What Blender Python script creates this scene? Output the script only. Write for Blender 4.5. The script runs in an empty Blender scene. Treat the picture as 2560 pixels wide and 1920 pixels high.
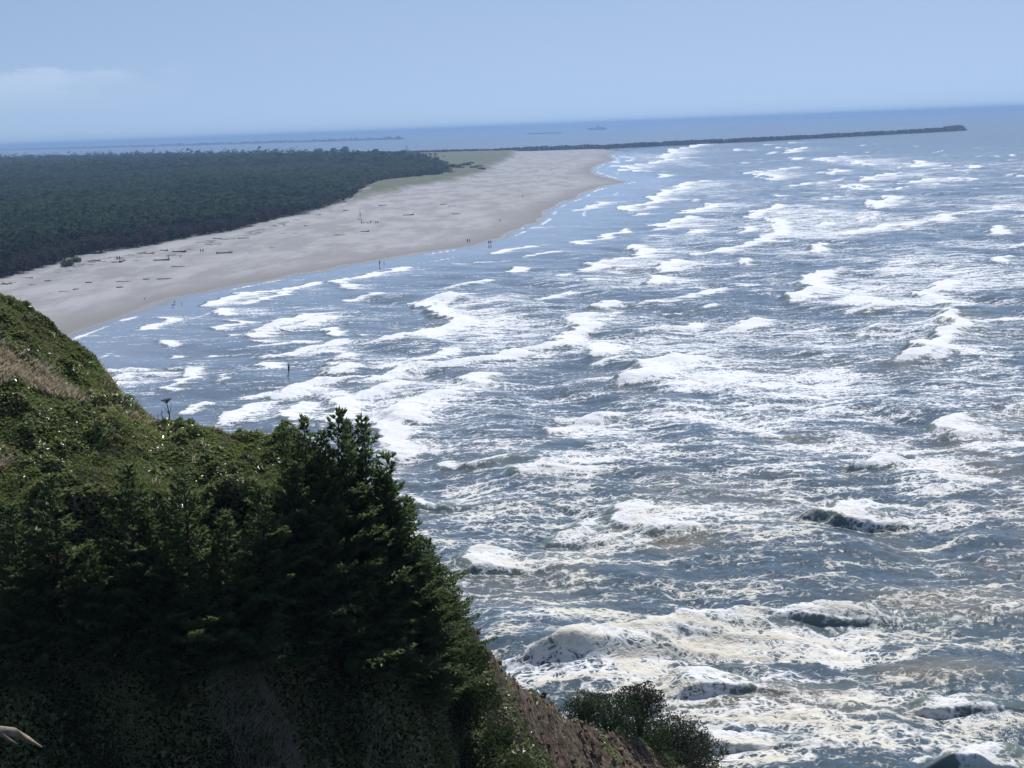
import bpy, bmesh, math, random
import numpy as np
from mathutils import Vector, Matrix
R = math.radians
random.seed(7)
rng = np.random.default_rng(11)
SC = bpy.context.scene
COL = SC.collection
W0, H0, F0 = 2560.0, 1920.0, 3939.0      # photograph's frame and focal length in its pixels
CAM_Z = 50.0
PITCH, ROLL = R(9.27), R(2.19)
K = 2560.0 / 2212.0                       # some measurements were taken on a 2212 px wide view

# ---------------------------------------------------------------- camera
Fw = np.array([0, math.cos(PITCH), -math.sin(PITCH)])
U0 = np.array([0, math.sin(PITCH), math.cos(PITCH)])
R0 = np.array([1.0, 0, 0])
CR = math.cos(ROLL) * R0 - math.sin(ROLL) * U0
CU = math.cos(ROLL) * U0 + math.sin(ROLL) * R0
cam = bpy.data.cameras.new("camera")
camo = bpy.data.objects.new("camera", cam)
COL.objects.link(camo)
camo.matrix_world = Matrix(((CR[0], CU[0], -Fw[0], 0), (CR[1], CU[1], -Fw[1], 0), (CR[2], CU[2], -Fw[2], CAM_Z), (0, 0, 0, 1)))
cam.sensor_width = 36
cam.lens = 36 * F0 / W0
cam.clip_start = 0.5
cam.clip_end = 400000
SC.camera = camo

def rayd(px, py):
    """direction (per metre of forward distance y): returns (x/y, z/y) of the line of sight through a photo pixel"""
    px = np.asarray(px, float); py = np.asarray(py, float)
    a = (px - W0 / 2) / F0; b = -(py - H0 / 2) / F0
    d = Fw[:, None] + CR[:, None] * a.reshape(1, -1) + CU[:, None] * b.reshape(1, -1)
    return d[0] / d[1], d[2] / d[1]

def on_plane(px, py, z=0.0):
    ax, ez = rayd([px], [py])
    y = (z - CAM_Z) / ez[0]
    return float(ax[0] * y), float(y)

def to_px(x, y, z):
    v = np.array([x, y, z - CAM_Z], dtype=object) if False else (x, y, z - CAM_Z)
    f = v[0] * Fw[0] + v[1] * Fw[1] + v[2] * Fw[2]
    a = (v[0] * CR[0] + v[1] * CR[1] + v[2] * CR[2]) / f
    b = (v[0] * CU[0] + v[1] * CU[1] + v[2] * CU[2]) / f
    return W0 / 2 + a * F0, H0 / 2 - b * F0

# ---------------------------------------------------------------- object helpers
def tag(o, label=None, cat=None, group=None, kind=None):
    if label: o['label'] = label
    if cat: o['category'] = cat
    if group: o['group'] = group
    if kind: o['kind'] = kind
    return o

def np_mesh(name, verts, faces, mat=None, attrs=None, smooth=True, parent=None, uvs=None):
    """faces: (n,3) or (n,4) int array"""
    me = bpy.data.meshes.new(name)
    verts = np.ascontiguousarray(verts, np.float32); faces = np.ascontiguousarray(faces, np.int32)
    n, k = faces.shape
    me.vertices.add(len(verts)); me.vertices.foreach_set('co', verts.ravel())
    me.loops.add(n * k); me.loops.foreach_set('vertex_index', faces.ravel())
    me.polygons.add(n)
    me.polygons.foreach_set('loop_start', np.arange(0, n * k, k, dtype=np.int32))
    try: me.polygons.foreach_set('loop_total', np.full(n, k, np.int32))
    except Exception: pass
    me.polygons.foreach_set('use_smooth', np.full(n, smooth, bool))
    for an, av in (attrs or {}).items():
        at = me.attributes.new(an, 'FLOAT', 'POINT')
        at.data.foreach_set('value', np.ascontiguousarray(av, np.float32))
    me.update(calc_edges=True)
    if mat: me.materials.append(mat)
    o = bpy.data.objects.new(name, me)
    COL.objects.link(o)
    if parent: o.parent = parent
    return o

def grid_faces(nr, nc):
    i = np.arange(nr * nc).reshape(nr, nc)
    return np.stack([i[:-1, :-1], i[:-1, 1:], i[1:, 1:], i[1:, :-1]], -1).reshape(-1, 4)

def empty(name, loc=(0, 0, 0), rz=0.0):
    o = bpy.data.objects.new(name, None); COL.objects.link(o)
    o.location = loc; o.rotation_euler = (0, 0, rz); o.empty_display_size = 0.3
    return o

def copy_tree(o, parent=None):
    c = o.copy(); COL.objects.link(c)
    if parent is not None: c.parent = parent
    for ch in [q for q in o.children]:
        copy_tree(ch, c)
    return c

class MB:
    """collects tubes / boxes / quads of one mesh"""
    def __init__(s): s.v = []; s.f = []; s.a = []; s.n = 0
    def add(s, v, f, a=0.0):
        v = np.asarray(v, float).reshape(-1, 3); f = np.asarray(f, int)
        s.v.append(v); s.f.append(f + s.n); s.a.append(np.full(len(v), a)); s.n += len(v)
    def tube(s, pts, rad, seg=6, a=0.0, squash=1.0, cap=True):
        pts = np.asarray(pts, float); rad = np.broadcast_to(np.asarray(rad, float), (len(pts),))
        t = np.gradient(pts, axis=0); t /= np.linalg.norm(t, axis=1)[:, None] + 1e-9
        ref = np.array([0, 0, 1.0]) if abs(t[0][2]) < 0.9 else np.array([1.0, 0, 0])
        u = np.cross(t, ref); u /= np.linalg.norm(u, axis=1)[:, None] + 1e-9
        w = np.cross(t, u)
        th = np.arange(seg) / seg * 2 * math.pi
        ring = (u[:, None, :] * np.cos(th)[None, :, None] + w[:, None, :] * (squash * np.sin(th))[None, :, None]) * rad[:, None, None] + pts[:, None, :]
        n = len(pts); v = ring.reshape(-1, 3)
        f = []
        for i in range(n - 1):
            for j in range(seg):
                j2 = (j + 1) % seg
                f.append((i * seg + j, i * seg + j2, (i + 1) * seg + j2, (i + 1) * seg + j))
        if cap:
            v = np.vstack([v, pts[0], pts[-1]])
            for j in range(seg):
                j2 = (j + 1) % seg
                f.append((n * seg, j2, j, j)); f.append((n * seg + 1, (n - 1) * seg + j, (n - 1) * seg + j2, (n - 1) * seg + j2))
        s.add(v, f, a)
    def box(s, c, d, a=0.0, taper=1.0):
        x, y, z = c; dx, dy, dz = np.array(d) / 2
        v = [(x - dx, y - dy, z - dz), (x + dx, y - dy, z - dz), (x + dx, y + dy, z - dz), (x - dx, y + dy, z - dz),
             (x - dx * taper, y - dy * taper, z + dz), (x + dx * taper, y - dy * taper, z + dz), (x + dx * taper, y + dy * taper, z + dz), (x - dx * taper, y + dy * taper, z + dz)]
        s.add(v, [(0, 3, 2, 1), (4, 5, 6, 7), (0, 1, 5, 4), (1, 2, 6, 5), (2, 3, 7, 6), (3, 0, 4, 7)], a)
    def build(s, name, mat, parent=None, smooth=True):
        v = np.vstack(s.v); f = [tuple(q) for a in s.f for q in a]
        clean = []
        for q in f:
            r = []
            for i in q:
                if i not in r: r.append(int(i))
            clean.append(r)
        me = bpy.data.meshes.new(name); me.from_pydata([tuple(p) for p in v], [], clean)
        at = me.attributes.new('tint', 'FLOAT', 'POINT'); at.data.foreach_set('value', np.concatenate(s.a).astype(np.float32))
        me.polygons.foreach_set('use_smooth', np.full(len(me.polygons), smooth, bool))
        if mat: me.materials.append(mat)
        o = bpy.data.objects.new(name, me); COL.objects.link(o)
        if parent: o.parent = parent
        return o

# ---------------------------------------------------------------- numpy noise
def _hash(ix, iy, seed):
    h = (ix.astype(np.int64) * 374761393 + iy.astype(np.int64) * 668265263 + seed * 1442695041) & 0xffffffff
    h = ((h ^ (h >> 13)) * 1274126177) & 0xffffffff
    h = (h ^ (h >> 16)) & 0xffffffff
    return h / 4294967295.0
def vnoise(x, y, seed=0):
    x = np.asarray(x, float); y = np.asarray(y, float)
    ix = np.floor(x); iy = np.floor(y); fx = x - ix; fy = y - iy
    fx = fx * fx * (3 - 2 * fx); fy = fy * fy * (3 - 2 * fy)
    a = _hash(ix, iy, seed); b = _hash(ix + 1, iy, seed); c = _hash(ix, iy + 1, seed); d = _hash(ix + 1, iy + 1, seed)
    return (a + (b - a) * fx) * (1 - fy) + (c + (d - c) * fx) * fy
def fbm(x, y, seed=0, oct=4, g=0.5):
    s = 0; a = 1; t = 0
    for o in range(oct):
        s = s + a * vnoise(x * 2 ** o, y * 2 ** o, seed + o * 17); t += a; a *= g
    return s / t
def sstep(a, b, x):
    t = np.clip((x - a) / (b - a), 0, 1); return t * t * (3 - 2 * t)

def in_poly(x, y, poly):
    inside = np.zeros(x.shape, bool); n = len(poly)
    for i in range(n):
        x1, y1 = poly[i]; x2, y2 = poly[(i + 1) % n]
        if y1 == y2: continue
        c = ((y1 > y) != (y2 > y)) & (x < (x2 - x1) * (y - y1) / (y2 - y1) + x1)
        inside ^= c
    return inside
def dist_line(x, y, pts, closed=False):
    d = np.full(x.shape, 1e9); n = len(pts)
    for i in range(n if closed else n - 1):
        x1, y1 = pts[i]; x2, y2 = pts[(i + 1) % n]
        dx, dy = x2 - x1, y2 - y1; L = dx * dx + dy * dy + 1e-9
        t = np.clip(((x - x1) * dx + (y - y1) * dy) / L, 0, 1)
        d = np.minimum(d, (x - x1 - t * dx) ** 2 + (y - y1 - t * dy) ** 2)
    return np.sqrt(d)

# ---------------------------------------------------------------- shader helpers
class NT:
    def __init__(s, name):
        s.m = bpy.data.materials.new(name); s.m.use_nodes = True
        s.t = s.m.node_tree; s.t.nodes.clear(); s.out = s.n('ShaderNodeOutputMaterial')
    def n(s, ty, **kw):
        nd = s.t.nodes.new(ty)
        for k, v in kw.items():
            if k in nd.inputs: s.put(nd.inputs[k], v)
            else: setattr(nd, k, v)
        return nd
    def put(s, inp, v):
        if isinstance(v, bpy.types.NodeSocket): s.t.links.new(v, inp)
        else: inp.default_value = v
    def math(s, op, a, b=0.0, c=None, clamp=False):
        nd = s.t.nodes.new('ShaderNodeMath'); nd.operation = op; nd.use_clamp = clamp
        s.put(nd.inputs[0], a); s.put(nd.inputs[1], b)
        if c is not None: s.put(nd.inputs[2], c)
        return nd.outputs[0]
    def mix(s, f, a, b):
        nd = s.t.nodes.new('ShaderNodeMix'); nd.data_type = 'RGBA'
        s.put(nd.inputs['Factor'], f)
        s.put(nd.inputs[6], a if isinstance(a, bpy.types.NodeSocket) else (*a, 1)); s.put(nd.inputs[7], b if isinstance(b, bpy.types.NodeSocket) else (*b, 1))
        return nd.outputs[2]
    def noise(s, vec, scale, detail=4, rough=0.55, dist=0.0):
        nd = s.n('ShaderNodeTexNoise'); s.put(nd.inputs['Scale'], scale); nd.inputs['Detail'].default_value = detail
        nd.inputs['Roughness'].default_value = rough; nd.inputs['Distortion'].default_value = dist
        if vec is not None: s.put(nd.inputs['Vector'], vec)
        return nd.outputs['Fac']
    def ramp(s, f, lo, hi, a=0.0, b=1.0):
        nd = s.n('ShaderNodeMapRange'); nd.interpolation_type = 'SMOOTHSTEP'
        s.put(nd.inputs['Value'], f); nd.inputs['From Min'].default_value = lo; nd.inputs['From Max'].default_value = hi
        nd.inputs['To Min'].default_value = a; nd.inputs['To Max'].default_value = b
        return nd.outputs[0]
    def attr(s, name):
        nd = s.n('ShaderNodeAttribute'); nd.attribute_name = name; return nd.outputs['Fac']
    def pos(s, scale=(1, 1, 1), obj=False):
        src = s.n('ShaderNodeTexCoord').outputs['Object'] if obj else s.n('ShaderNodeNewGeometry').outputs['Position']
        if scale == (1, 1, 1): return src
        mp = s.n('ShaderNodeMapping'); s.put(mp.inputs['Vector'], src); mp.inputs['Scale'].default_value = scale
        return mp.outputs[0]
    def rnd(s): return s.n('ShaderNodeObjectInfo').outputs['Random']
    def bsdf(s, col, rough=0.7, spec=0.3, normal=None, **kw):
        p = s.n('ShaderNodeBsdfPrincipled')
        s.put(p.inputs['Base Color'], col if isinstance(col, bpy.types.NodeSocket) else (*col, 1))
        s.put(p.inputs['Roughness'], rough); s.put(p.inputs['Specular IOR Level'], spec)
        if normal is not None: s.put(p.inputs['Normal'], normal)
        for k, v in kw.items(): s.put(p.inputs[k], v)
        return p.outputs[0]
    def bump(s, h, strength=0.5, dist=0.1, normal=None):
        b = s.n('ShaderNodeBump'); s.put(b.inputs['Strength'], strength); s.put(b.inputs['Distance'], dist); s.put(b.inputs['Height'], h)
        if normal is not None: s.put(b.inputs['Normal'], normal)
        return b.outputs[0]
    def mixs(s, f, a, b):
        m = s.n('ShaderNodeMixShader'); s.put(m.inputs[0], f); s.t.links.new(a, m.inputs[1]); s.t.links.new(b, m.inputs[2]); return m.outputs[0]
    def done(s, sh): s.t.links.new(sh, s.out.inputs[0]); return s.m

def leaf_mat(name, c1, c2, rough=0.45, trans=0.35, tcol=None, spec=0.4, c3=None):
    s = NT(name)
    t = s.attr('tint'); f = s.math('ADD', s.math('MULTIPLY', t, 0.8), s.math('MULTIPLY', s.rnd(), 0.2), clamp=True)
    c = s.mix(f, c1, c2)
    if c3: c = s.mix(s.math('GREATER_THAN', t, 1.5), c, c3)
    p = s.bsdf(c, rough, spec)
    tr = s.n('ShaderNodeBsdfTranslucent')
    tc = s.mix(f, tuple(x * 1.3 for x in (tcol or c1)), tuple(x * 1.3 for x in (tcol or c2)))
    if c3: tc = s.mix(s.math('GREATER_THAN', t, 1.5), tc, c3)
    s.put(tr.inputs['Color'], tc)
    return s.done(s.mixs(trans, p, tr.outputs[0]))

def plain(name, c1, c2=None, scale=3.0, rough=0.8, bump=0.3, bdist=0.05, spec=0.25, obj=True, metal=0.0):
    s = NT(name); v = s.pos(obj=obj)
    n = s.noise(v, scale, 5, 0.6)
    c = s.mix(s.ramp(n, 0.3, 0.7), c1, c2 or tuple(x * 0.7 for x in c1))
    nm = s.bump(s.noise(v, scale * 4, 4, 0.65), bump, bdist)
    return s.done(s.bsdf(c, rough, spec, nm, Metallic=metal))

# ---------------------------------------------------------------- light, sky, haze
SUN_EL, SUN_AZ = R(54), R(15)            # azimuth measured to the right of the view direction (+Y)
sd = Vector((math.sin(SUN_AZ) * math.cos(SUN_EL), math.cos(SUN_AZ) * math.cos(SUN_EL), math.sin(SUN_EL)))
sun = bpy.data.lights.new("sun", 'SUN'); sun.energy = 4.0; sun.angle = R(0.5); sun.color = (1.0, 0.965, 0.92)
suno = bpy.data.objects.new("sun", sun); COL.objects.link(suno)
suno.rotation_euler = sd.to_track_quat('Z', 'Y').to_euler(); suno.location = (0, 0, 200)
w = bpy.data.worlds.new("World"); SC.world = w; w.use_nodes = True
nt = w.node_tree; nt.nodes.clear()
sky = nt.nodes.new('ShaderNodeTexSky'); sky.sky_type = 'NISHITA'; sky.sun_disc = False
sky.sun_elevation = SUN_EL; sky.sun_rotation = SUN_AZ
sky.altitude = 0; sky.air_density = 1.0; sky.dust_density = 0.3; sky.ozone_density = 2.0
tcd = nt.nodes.new('ShaderNodeTexCoord')
sep = nt.nodes.new('ShaderNodeSeparateXYZ'); nt.links.new(tcd.outputs['Generated'], sep.inputs[0])
# thin cloud bank low in the sky on the left, given by direction
mp = nt.nodes.new('ShaderNodeMapping'); mp.inputs['Scale'].default_value = (9, 9, 34)
nt.links.new(tcd.outputs['Generated'], mp.inputs[0])
cn = nt.nodes.new('ShaderNodeTexNoise'); cn.inputs['Scale'].default_value = 3.0; cn.inputs['Detail'].default_value = 7; cn.inputs['Roughness'].default_value = 0.6
nt.links.new(mp.outputs[0], cn.inputs['Vector'])
def wm(op, a, b=0.0, clamp=False):
    nd = nt.nodes.new('ShaderNodeMath'); nd.operation = op; nd.use_clamp = clamp
    for i, q in enumerate((a, b)):
        if isinstance(q, bpy.types.NodeSocket): nt.links.new(q, nd.inputs[i])
        else: nd.inputs[i].default_value = q
    return nd.outputs[0]
def wr(v, a, b, c=0.0, d=1.0):
    nd = nt.nodes.new('ShaderNodeMapRange'); nd.interpolation_type = 'SMOOTHSTEP'; nt.links.new(v, nd.inputs['Value'])
    for k, q in zip(('From Min', 'From Max', 'To Min', 'To Max'), (a, b, c, d)): nd.inputs[k].default_value = q
    return nd.outputs[0]
# cloud bank: flat soft base at elevation 0.020, lumpy top edge
hgt = wm('SUBTRACT', sep.outputs['Z'], wm('MULTIPLY', cn.outputs['Fac'], 0.030))
top = wr(hgt, 0.0285, 0.0245)
base = wr(sep.outputs['Z'], 0.015, 0.040)
side = wr(sep.outputs['X'], -0.27, -0.175, 1.0, 0.0)
cl = wm('MULTIPLY', wm('MULTIPLY', top, base), side)
cl = wm('MULTIPLY', cl, wr(cn.outputs['Fac'], 0.3, 0.62, 0.35, 1.0))
cl = wm('MULTIPLY', cl, CLOUD if 'CLOUD' in globals() else 0.30, True)
vm = nt.nodes.new('ShaderNodeVectorMath'); vm.operation = 'MULTIPLY_ADD'; nt.links.new(tcd.outputs['Generated'], vm.inputs[0])
vm.inputs[1].default_value = (1, 1, 0.90); vm.inputs[2].default_value = (0, 0, 0.20)     # clear air: the low sky as blue as higher up
vn = nt.nodes.new('ShaderNodeVectorMath'); vn.operation = 'NORMALIZE'; nt.links.new(vm.outputs[0], vn.inputs[0]); nt.links.new(vn.outputs[0], sky.inputs['Vector'])
tintn = nt.nodes.new('ShaderNodeMix'); tintn.data_type = 'RGBA'; tintn.blend_type = 'MULTIPLY'; tintn.inputs['Factor'].default_value = 1
nt.links.new(sky.outputs[0], tintn.inputs[6]); tintn.inputs[7].default_value = (1.20, 1.11, 1.07, 1)
mx = nt.nodes.new('ShaderNodeMix'); mx.data_type = 'RGBA'
nt.links.new(cl, mx.inputs['Factor']); nt.links.new(tintn.outputs[2], mx.inputs[6]); mx.inputs[7].default_value = (7.5, 8.6, 10.5, 1)
bg = nt.nodes.new('ShaderNodeBackground'); bg.inputs['Strength'].default_value = 0.096
nt.links.new(mx.outputs[2], bg.inputs[0])
wo = nt.nodes.new('ShaderNodeOutputWorld'); nt.links.new(bg.outputs[0], wo.inputs[0])

SC.view_settings.view_transform = 'Standard'; SC.view_settings.look = 'None'
SC.view_settings.exposure = 0.0; SC.view_settings.gamma = 1.0
SC.cycles.max_bounces = 6; SC.cycles.diffuse_bounces = 2; SC.cycles.glossy_bounces = 3
SC.cycles.transmission_bounces = 3; SC.cycles.volume_bounces = 1; SC.cycles.transparent_max_bounces = 6
SC.cycles.caustics_reflective = False; SC.cycles.caustics_refractive = False
SC.cycles.use_denoising = True
try: SC.cycles.denoiser = 'OPENIMAGEDENOISE'
except Exception: pass
SC.cycles.sample_clamp_direct = 6; SC.cycles.sample_clamp_indirect = 3
SC.render.film_transparent = False

def haze_box():
    m = bpy.data.materials.new("haze"); m.use_nodes = True
    t = m.node_tree; t.nodes.clear(); o = t.nodes.new('ShaderNodeOutputMaterial')
    v = t.nodes.new('ShaderNodeVolumePrincipled'); v.inputs['Density'].default_value = 1.1e-4
    v.inputs['Color'].default_value = (0.42, 0.64, 0.98, 1); v.inputs['Anisotropy'].default_value = 0.1
    t.links.new(v.outputs[0], o.inputs['Volume'])
    b = MB(); b.box((0, 33000, 31.0), (84000, 78000, 80.0))
    h = b.build('haze', m, smooth=False); tag(h, kind='stuff', label='pale blue sea haze that fades the far shore')
haze_box()
# ---------------------------------------------------------------- sea
def fft_tile(N, L, wind, V, amp, lmin, lmax, seed, spread=2.0):
    """real wave field of N x N samples over L x L metres: height and its x / y choppy offsets"""
    r = np.random.default_rng(seed)
    k1 = np.fft.fftfreq(N, L / N) * 2 * math.pi
    kx, ky = np.meshgrid(k1, k1, indexing='xy'); k = np.hypot(kx, ky); k[0, 0] = 1e-6
    c = (kx * math.cos(wind) + ky * math.sin(wind)) / k
    Lw = V * V / 9.81
    P = np.exp(-1 / (k * Lw) ** 2) / k ** 4 * (np.clip(c, 0, 1) ** (2 * spread) + 0.04)
    P *= sstep(2 * math.pi / lmax * 0.7, 2 * math.pi / lmax, k) * (1 - sstep(2 * math.pi / lmin * 0.7, 2 * math.pi / lmin, k))
    P[0, 0] = 0
    h = (r.normal(size=(N, N)) + 1j * r.normal(size=(N, N))) * np.sqrt(P)
    z = np.fft.ifft2(h).real
    s = amp / z.std(); z *= s
    dx = np.fft.ifft2(-1j * kx / k * h).real * s; dy = np.fft.ifft2(-1j * ky / k * h).real * s
    return z, dx, dy, N / L
def tile_sample(T, x, y, ang=0.0):
    z, dx, dy, s = T; N = z.shape[0]
    ca, sa = math.cos(ang), math.sin(ang)
    u = (x * ca + y * sa) * s; v = (-x * sa + y * ca) * s
    iu = np.floor(u).astype(np.int64); iv = np.floor(v).astype(np.int64)
    fu = (u - iu)[..., None]; fv = (v - iv)[..., None]; iu %= N; iv %= N; iu2 = (iu + 1) % N; iv2 = (iv + 1) % N
    A = np.stack([z, dx, dy], -1)
    r = (A[iv, iu] * (1 - fu) + A[iv, iu2] * fu) * (1 - fv) + (A[iv2, iu] * (1 - fu) + A[iv2, iu2] * fu) * fv
    return r[..., 0], r[..., 1] * ca - r[..., 2] * sa, r[..., 1] * sa + r[..., 2] * ca

SHORE_PX = [(-260, 1040), (-60, 950), (100, 880), (187, 843), (298, 802), (401, 775), (461, 751), (505, 737), (628, 712), (720, 695), (813, 680), (948, 655), (1048, 637),
            (1168, 619), (1248, 605), (1298, 582), (1344, 563), (1366, 549), (1390, 521), (1420, 506), (1454, 495), (1484, 477), (1529, 464),
            (1581, 456), (1529, 444), (1491, 432), (1489, 420), (1509, 410), (1544, 400), (1525, 387), (1560, 378)]
SHORE = [on_plane(*p) for p in SHORE_PX]

# crest tables: per breaker (height m, strength, [(x_left, row, foam length)...]) read off the photograph's surf, crop by crop
def conv(tab, ox, oy, s):
    out = []
    for h, st, rows in tab:
        rr = []
        for X, Y, L in rows:
            px, py = ox + X / s, oy + Y / s
            x, y = on_plane(px, py); x2, _ = on_plane(px + L / s, py)
            rr.append((y, x, x2 - x))
        rr.sort()
        out.append((h, st, rr))
    return out
TA = [
 (.8, 1, [(700,192,150),(560,205,200),(500,222,150),(440,240,280),(430,262,220),(380,290,160),(190,312,260),(210,330,200),(290,345,60)]),
 (.3, .9, [(360,350,100),(400,368,80)]), (.3, .8, [(760,225,250),(800,236,200)]), (.5, 1, [(1090,190,250),(910,206,300)]),
 (.5, 1, [(1010,213,30),(1000,224,50)]), (.5, 1, [(1130,213,30),(1080,232,180),(1075,244,190)]), (.4, 1, [(1380,203,40),(1370,210,60)]),
 (.4, .9, [(1512,235,30),(1508,242,40)]), (.4, 1, [(1690,207,14),(1688,214,20)]), (.5, 1, [(1758,234,16),(1752,244,22)]),
 (.6, .95, [(1300,260,430),(1190,278,500),(1260,290,460),(1440,307,400)]), (1.3, 1.1, [(1690,283,30),(1640,305,240),(1622,318,300)]),
 (1.2, 1.1, [(1890,308,40),(1883,324,150)]), (.7, 1, [(1000,268,100),(990,283,130)]), (.5, .9, [(820,290,180),(700,302,250)]),
 (.7, .95, [(1080,315,100),(960,330,250),(790,348,350),(880,365,260),(930,384,140)]), (1.2, 1.1, [(1262,328,60),(1238,340,120),(1265,350,60)]),
 (.9, 1, [(1560,343,480),(1480,355,420),(1440,370,350),(1470,384,250)]), (.9, 1, [(1820,363,50),(1760,378,450),(1640,395,300),(1400,412,450)]),
 (1.2, 1.1, [(1320,403,120),(1303,420,90),(1330,438,60)]), (1.2, 1.1, [(1562,412,26),(1546,432,50)]), (.6, 1, [(1100,393,180),(1000,414,250)]),
 (.7, 1, [(650,380,250),(500,400,350),(430,430,250),(320,455,200),(250,470,200),(330,485,160),(240,505,120),(140,543,200)]),
 (.3, .8, [(75,488,150),(60,512,100),(75,532,100)]), (.6, 1, [(960,453,40),(970,465,250)]), (.8, 1, [(1275,460,26),(1266,474,60)]),
 (1.6, 1.1, [(1550,463,60),(1470,485,220),(1425,512,200),(1460,528,60)]), (.8, 1, [(720,493,300),(620,525,350),(560,548,350)]),
 (.5, .9, [(350,512,60),(330,526,150)]), (.4, .8, [(350,545,100),(350,556,180)]),
 (1.0, 1, [(910,506,110),(860,550,450),(905,590,420),(880,615,560),(890,655,500),(860,697,200)]),
 (.7, 1, [(840,698,150),(700,730,250),(600,757,300)]), (1.3, 1.1, [(1218,592,30),(1206,610,200)]), (.8, 1, [(1445,566,30),(1438,577,60)]),
 (1.4, 1.1, [(1800,551,30),(1770,575,100),(1640,600,220),(1500,625,320),(1310,658,400)]), (1.6, 1.1, [(2064,616,16),(2052,632,60),(2033,650,170)]),
 (.7, 1, [(490,563,40),(440,590,350),(395,630,250)]), (.6, 1, [(505,630,200),(465,654,150)]), (.4, 1, [(412,653,40),(404,662,60)]),
 (.4, 1, [(265,620,10),(140,655,80),(25,702,100)]), (1.0, 1, [(340,700,70),(250,740,300),(210,775,250),(30,802,300),(0,845,350)]),
 (1.2, 1.05, [(470,778,60),(400,805,320),(345,840,250)]), (1.6, 1.2, [(1163,702,26),(1126,742,90)]), (1.2, 1.1, [(850,780,26),(806,806,70)]),
 (1.2, 1, [(380,853,60),(300,880,430),(265,903,150)]), (.4, .9, [(20,880,250),(-20,892,300)]),
 (1.6, 1.1, [(1130,840,80),(1080,870,200),(1070,905,250),(1100,925,600),(960,975,900),(945,1003,700)]),
 (1.5, 1.1, [(2115,768,26),(2088,803,100)]), (1.5, 1.05, [(1800,883,60),(1720,925,300),(1690,950,500),(1740,965,200),(1680,1003,600)]),
]
TB = [
 (.5, 1, [(900,290,50),(760,325,100),(530,350,200),(400,385,200),(330,414,150)]), (.4, 1, [(830,328,60),(740,355,30),(600,378,50),(480,402,100)]),
 (.5, .9, [(350,423,150),(342,440,250),(370,464,200)]), (.5, 1, [(1300,216,60),(1180,240,120),(1000,280,80),(955,303,80)]), (.6, 1, [(965,304,80),(932,323,280)]),
 (.5, 1, [(1800,183,120),(1470,205,150)]), (.4, .9, [(2060,103,80),(1900,125,80),(1800,152,80)]), (.7, 1, [(2050,140,60),(1958,162,100)]),
 (1.0, 1.05, [(1870,222,80),(1800,247,150)]), (.4, .9, [(455,480,100),(570,495,160),(430,515,220),(470,527,150)]), (.4, .9, [(505,550,30),(495,562,60)]),
 (1.3, 1.1, [(1490,370,100),(1500,405,80),(1480,438,600),(1530,460,500),(1440,520,600),(1390,560,700),(1308,600,600)]), (1.0, 1, [(1545,362,40),(1540,385,60)]),
 (.6, 1, [(985,522,60),(953,550,130),(980,572,60)]), (.4, 1, [(1085,562,24),(1078,574,30)]),
 (.6, .9, [(960,588,40),(820,620,200),(740,642,350),(600,672,400)]), (.7, 1.05, [(1055,657,20),(1038,684,130)]), (.7, .95, [(980,697,40),(1000,720,250),(953,753,200)]),
 (.5, .95, [(620,687,150),(588,724,170)]), (.3, .85, [(300,715,120),(240,742,100),(170,800,34),(118,840,60)]), (.2, .6, [(520,740,14),(440,765,40),(378,798,60)]),
 (.8, 1, [(850,778,60),(800,810,400),(708,862,300)]), (.5, 1, [(850,838,50),(842,864,200)]),
 (1.4, 1.1, [(2150,463,60),(2140,490,400),(2190,525,200),(2180,545,100),(1980,620,300),(1800,660,250),(1600,710,250),(1325,750,400)]),
 (1.2, 1.05, [(1790,752,60),(1700,790,150),(1740,818,60)]), (1.0, 1.05, [(1290,793,60),(1200,830,500),(1000,880,500),(920,945,400),(900,1010,400)]),
 (1.1, 1.05, [(1560,848,80),(1400,880,350),(1258,940,350),(1290,975,250),(1330,1010,200)]), (.7, 1, [(850,883,60),(820,915,300),(713,962,300),(720,1010,250)]),
 (.6, .9, [(600,878,60),(540,900,200),(380,965,300),(350,1010,300)]), (.3, .8, [(372,886,60),(330,920,40),(276,954,80)]), (.3, .9, [(60,468,60),(70,490,120),(0,535,100)]),
 (.3, .85, [(40,583,120),(60,600,100),(100,615,90)]), (.3, .85, [(480,588,80),(486,610,180)]), (.3, .85, [(410,645,50),(404,656,60)]), (.3, .7, [(210,645,60),(195,660,100)]),
 (.8, 1, [(2050,965,80),(2030,978,100)]),
]
TC = [
 (1.4, 1.1, [(112,-6,60),(58,24,150)]), (1.3, 1.05, [(850,83,80),(790,105,250),(673,134,120)]),
 (2.0, 1.1, [(1745,50,30),(1800,80,60),(1722,107,120),(1830,120,60),(1758,172,120),(1780,190,60),(1690,240,250),(1750,260,350),(1678,285,200),(1712,303,150)]),
 (1.8, 1.1, [(480,264,80),(400,310,600),(345,350,700),(280,390,500),(236,414,250)]), (1.0, .8, [(150,546,80),(0,594,120)]),
 (1.6, .95, [(1880,573,30),(1820,620,120),(1880,680,180)]), (1.4, .95, [(1500,785,150),(1395,835,200)]), (1.2, 1.05, [(60,216,200),(8,245,400),(60,284,200)]),
 (.8, .7, [(1500,30,60),(1440,46,120)]), (.6, .8, [(540,690,100),(500,710,150)]), (.7, .75, [(900,650,60),(860,670,200)]),
]
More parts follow.
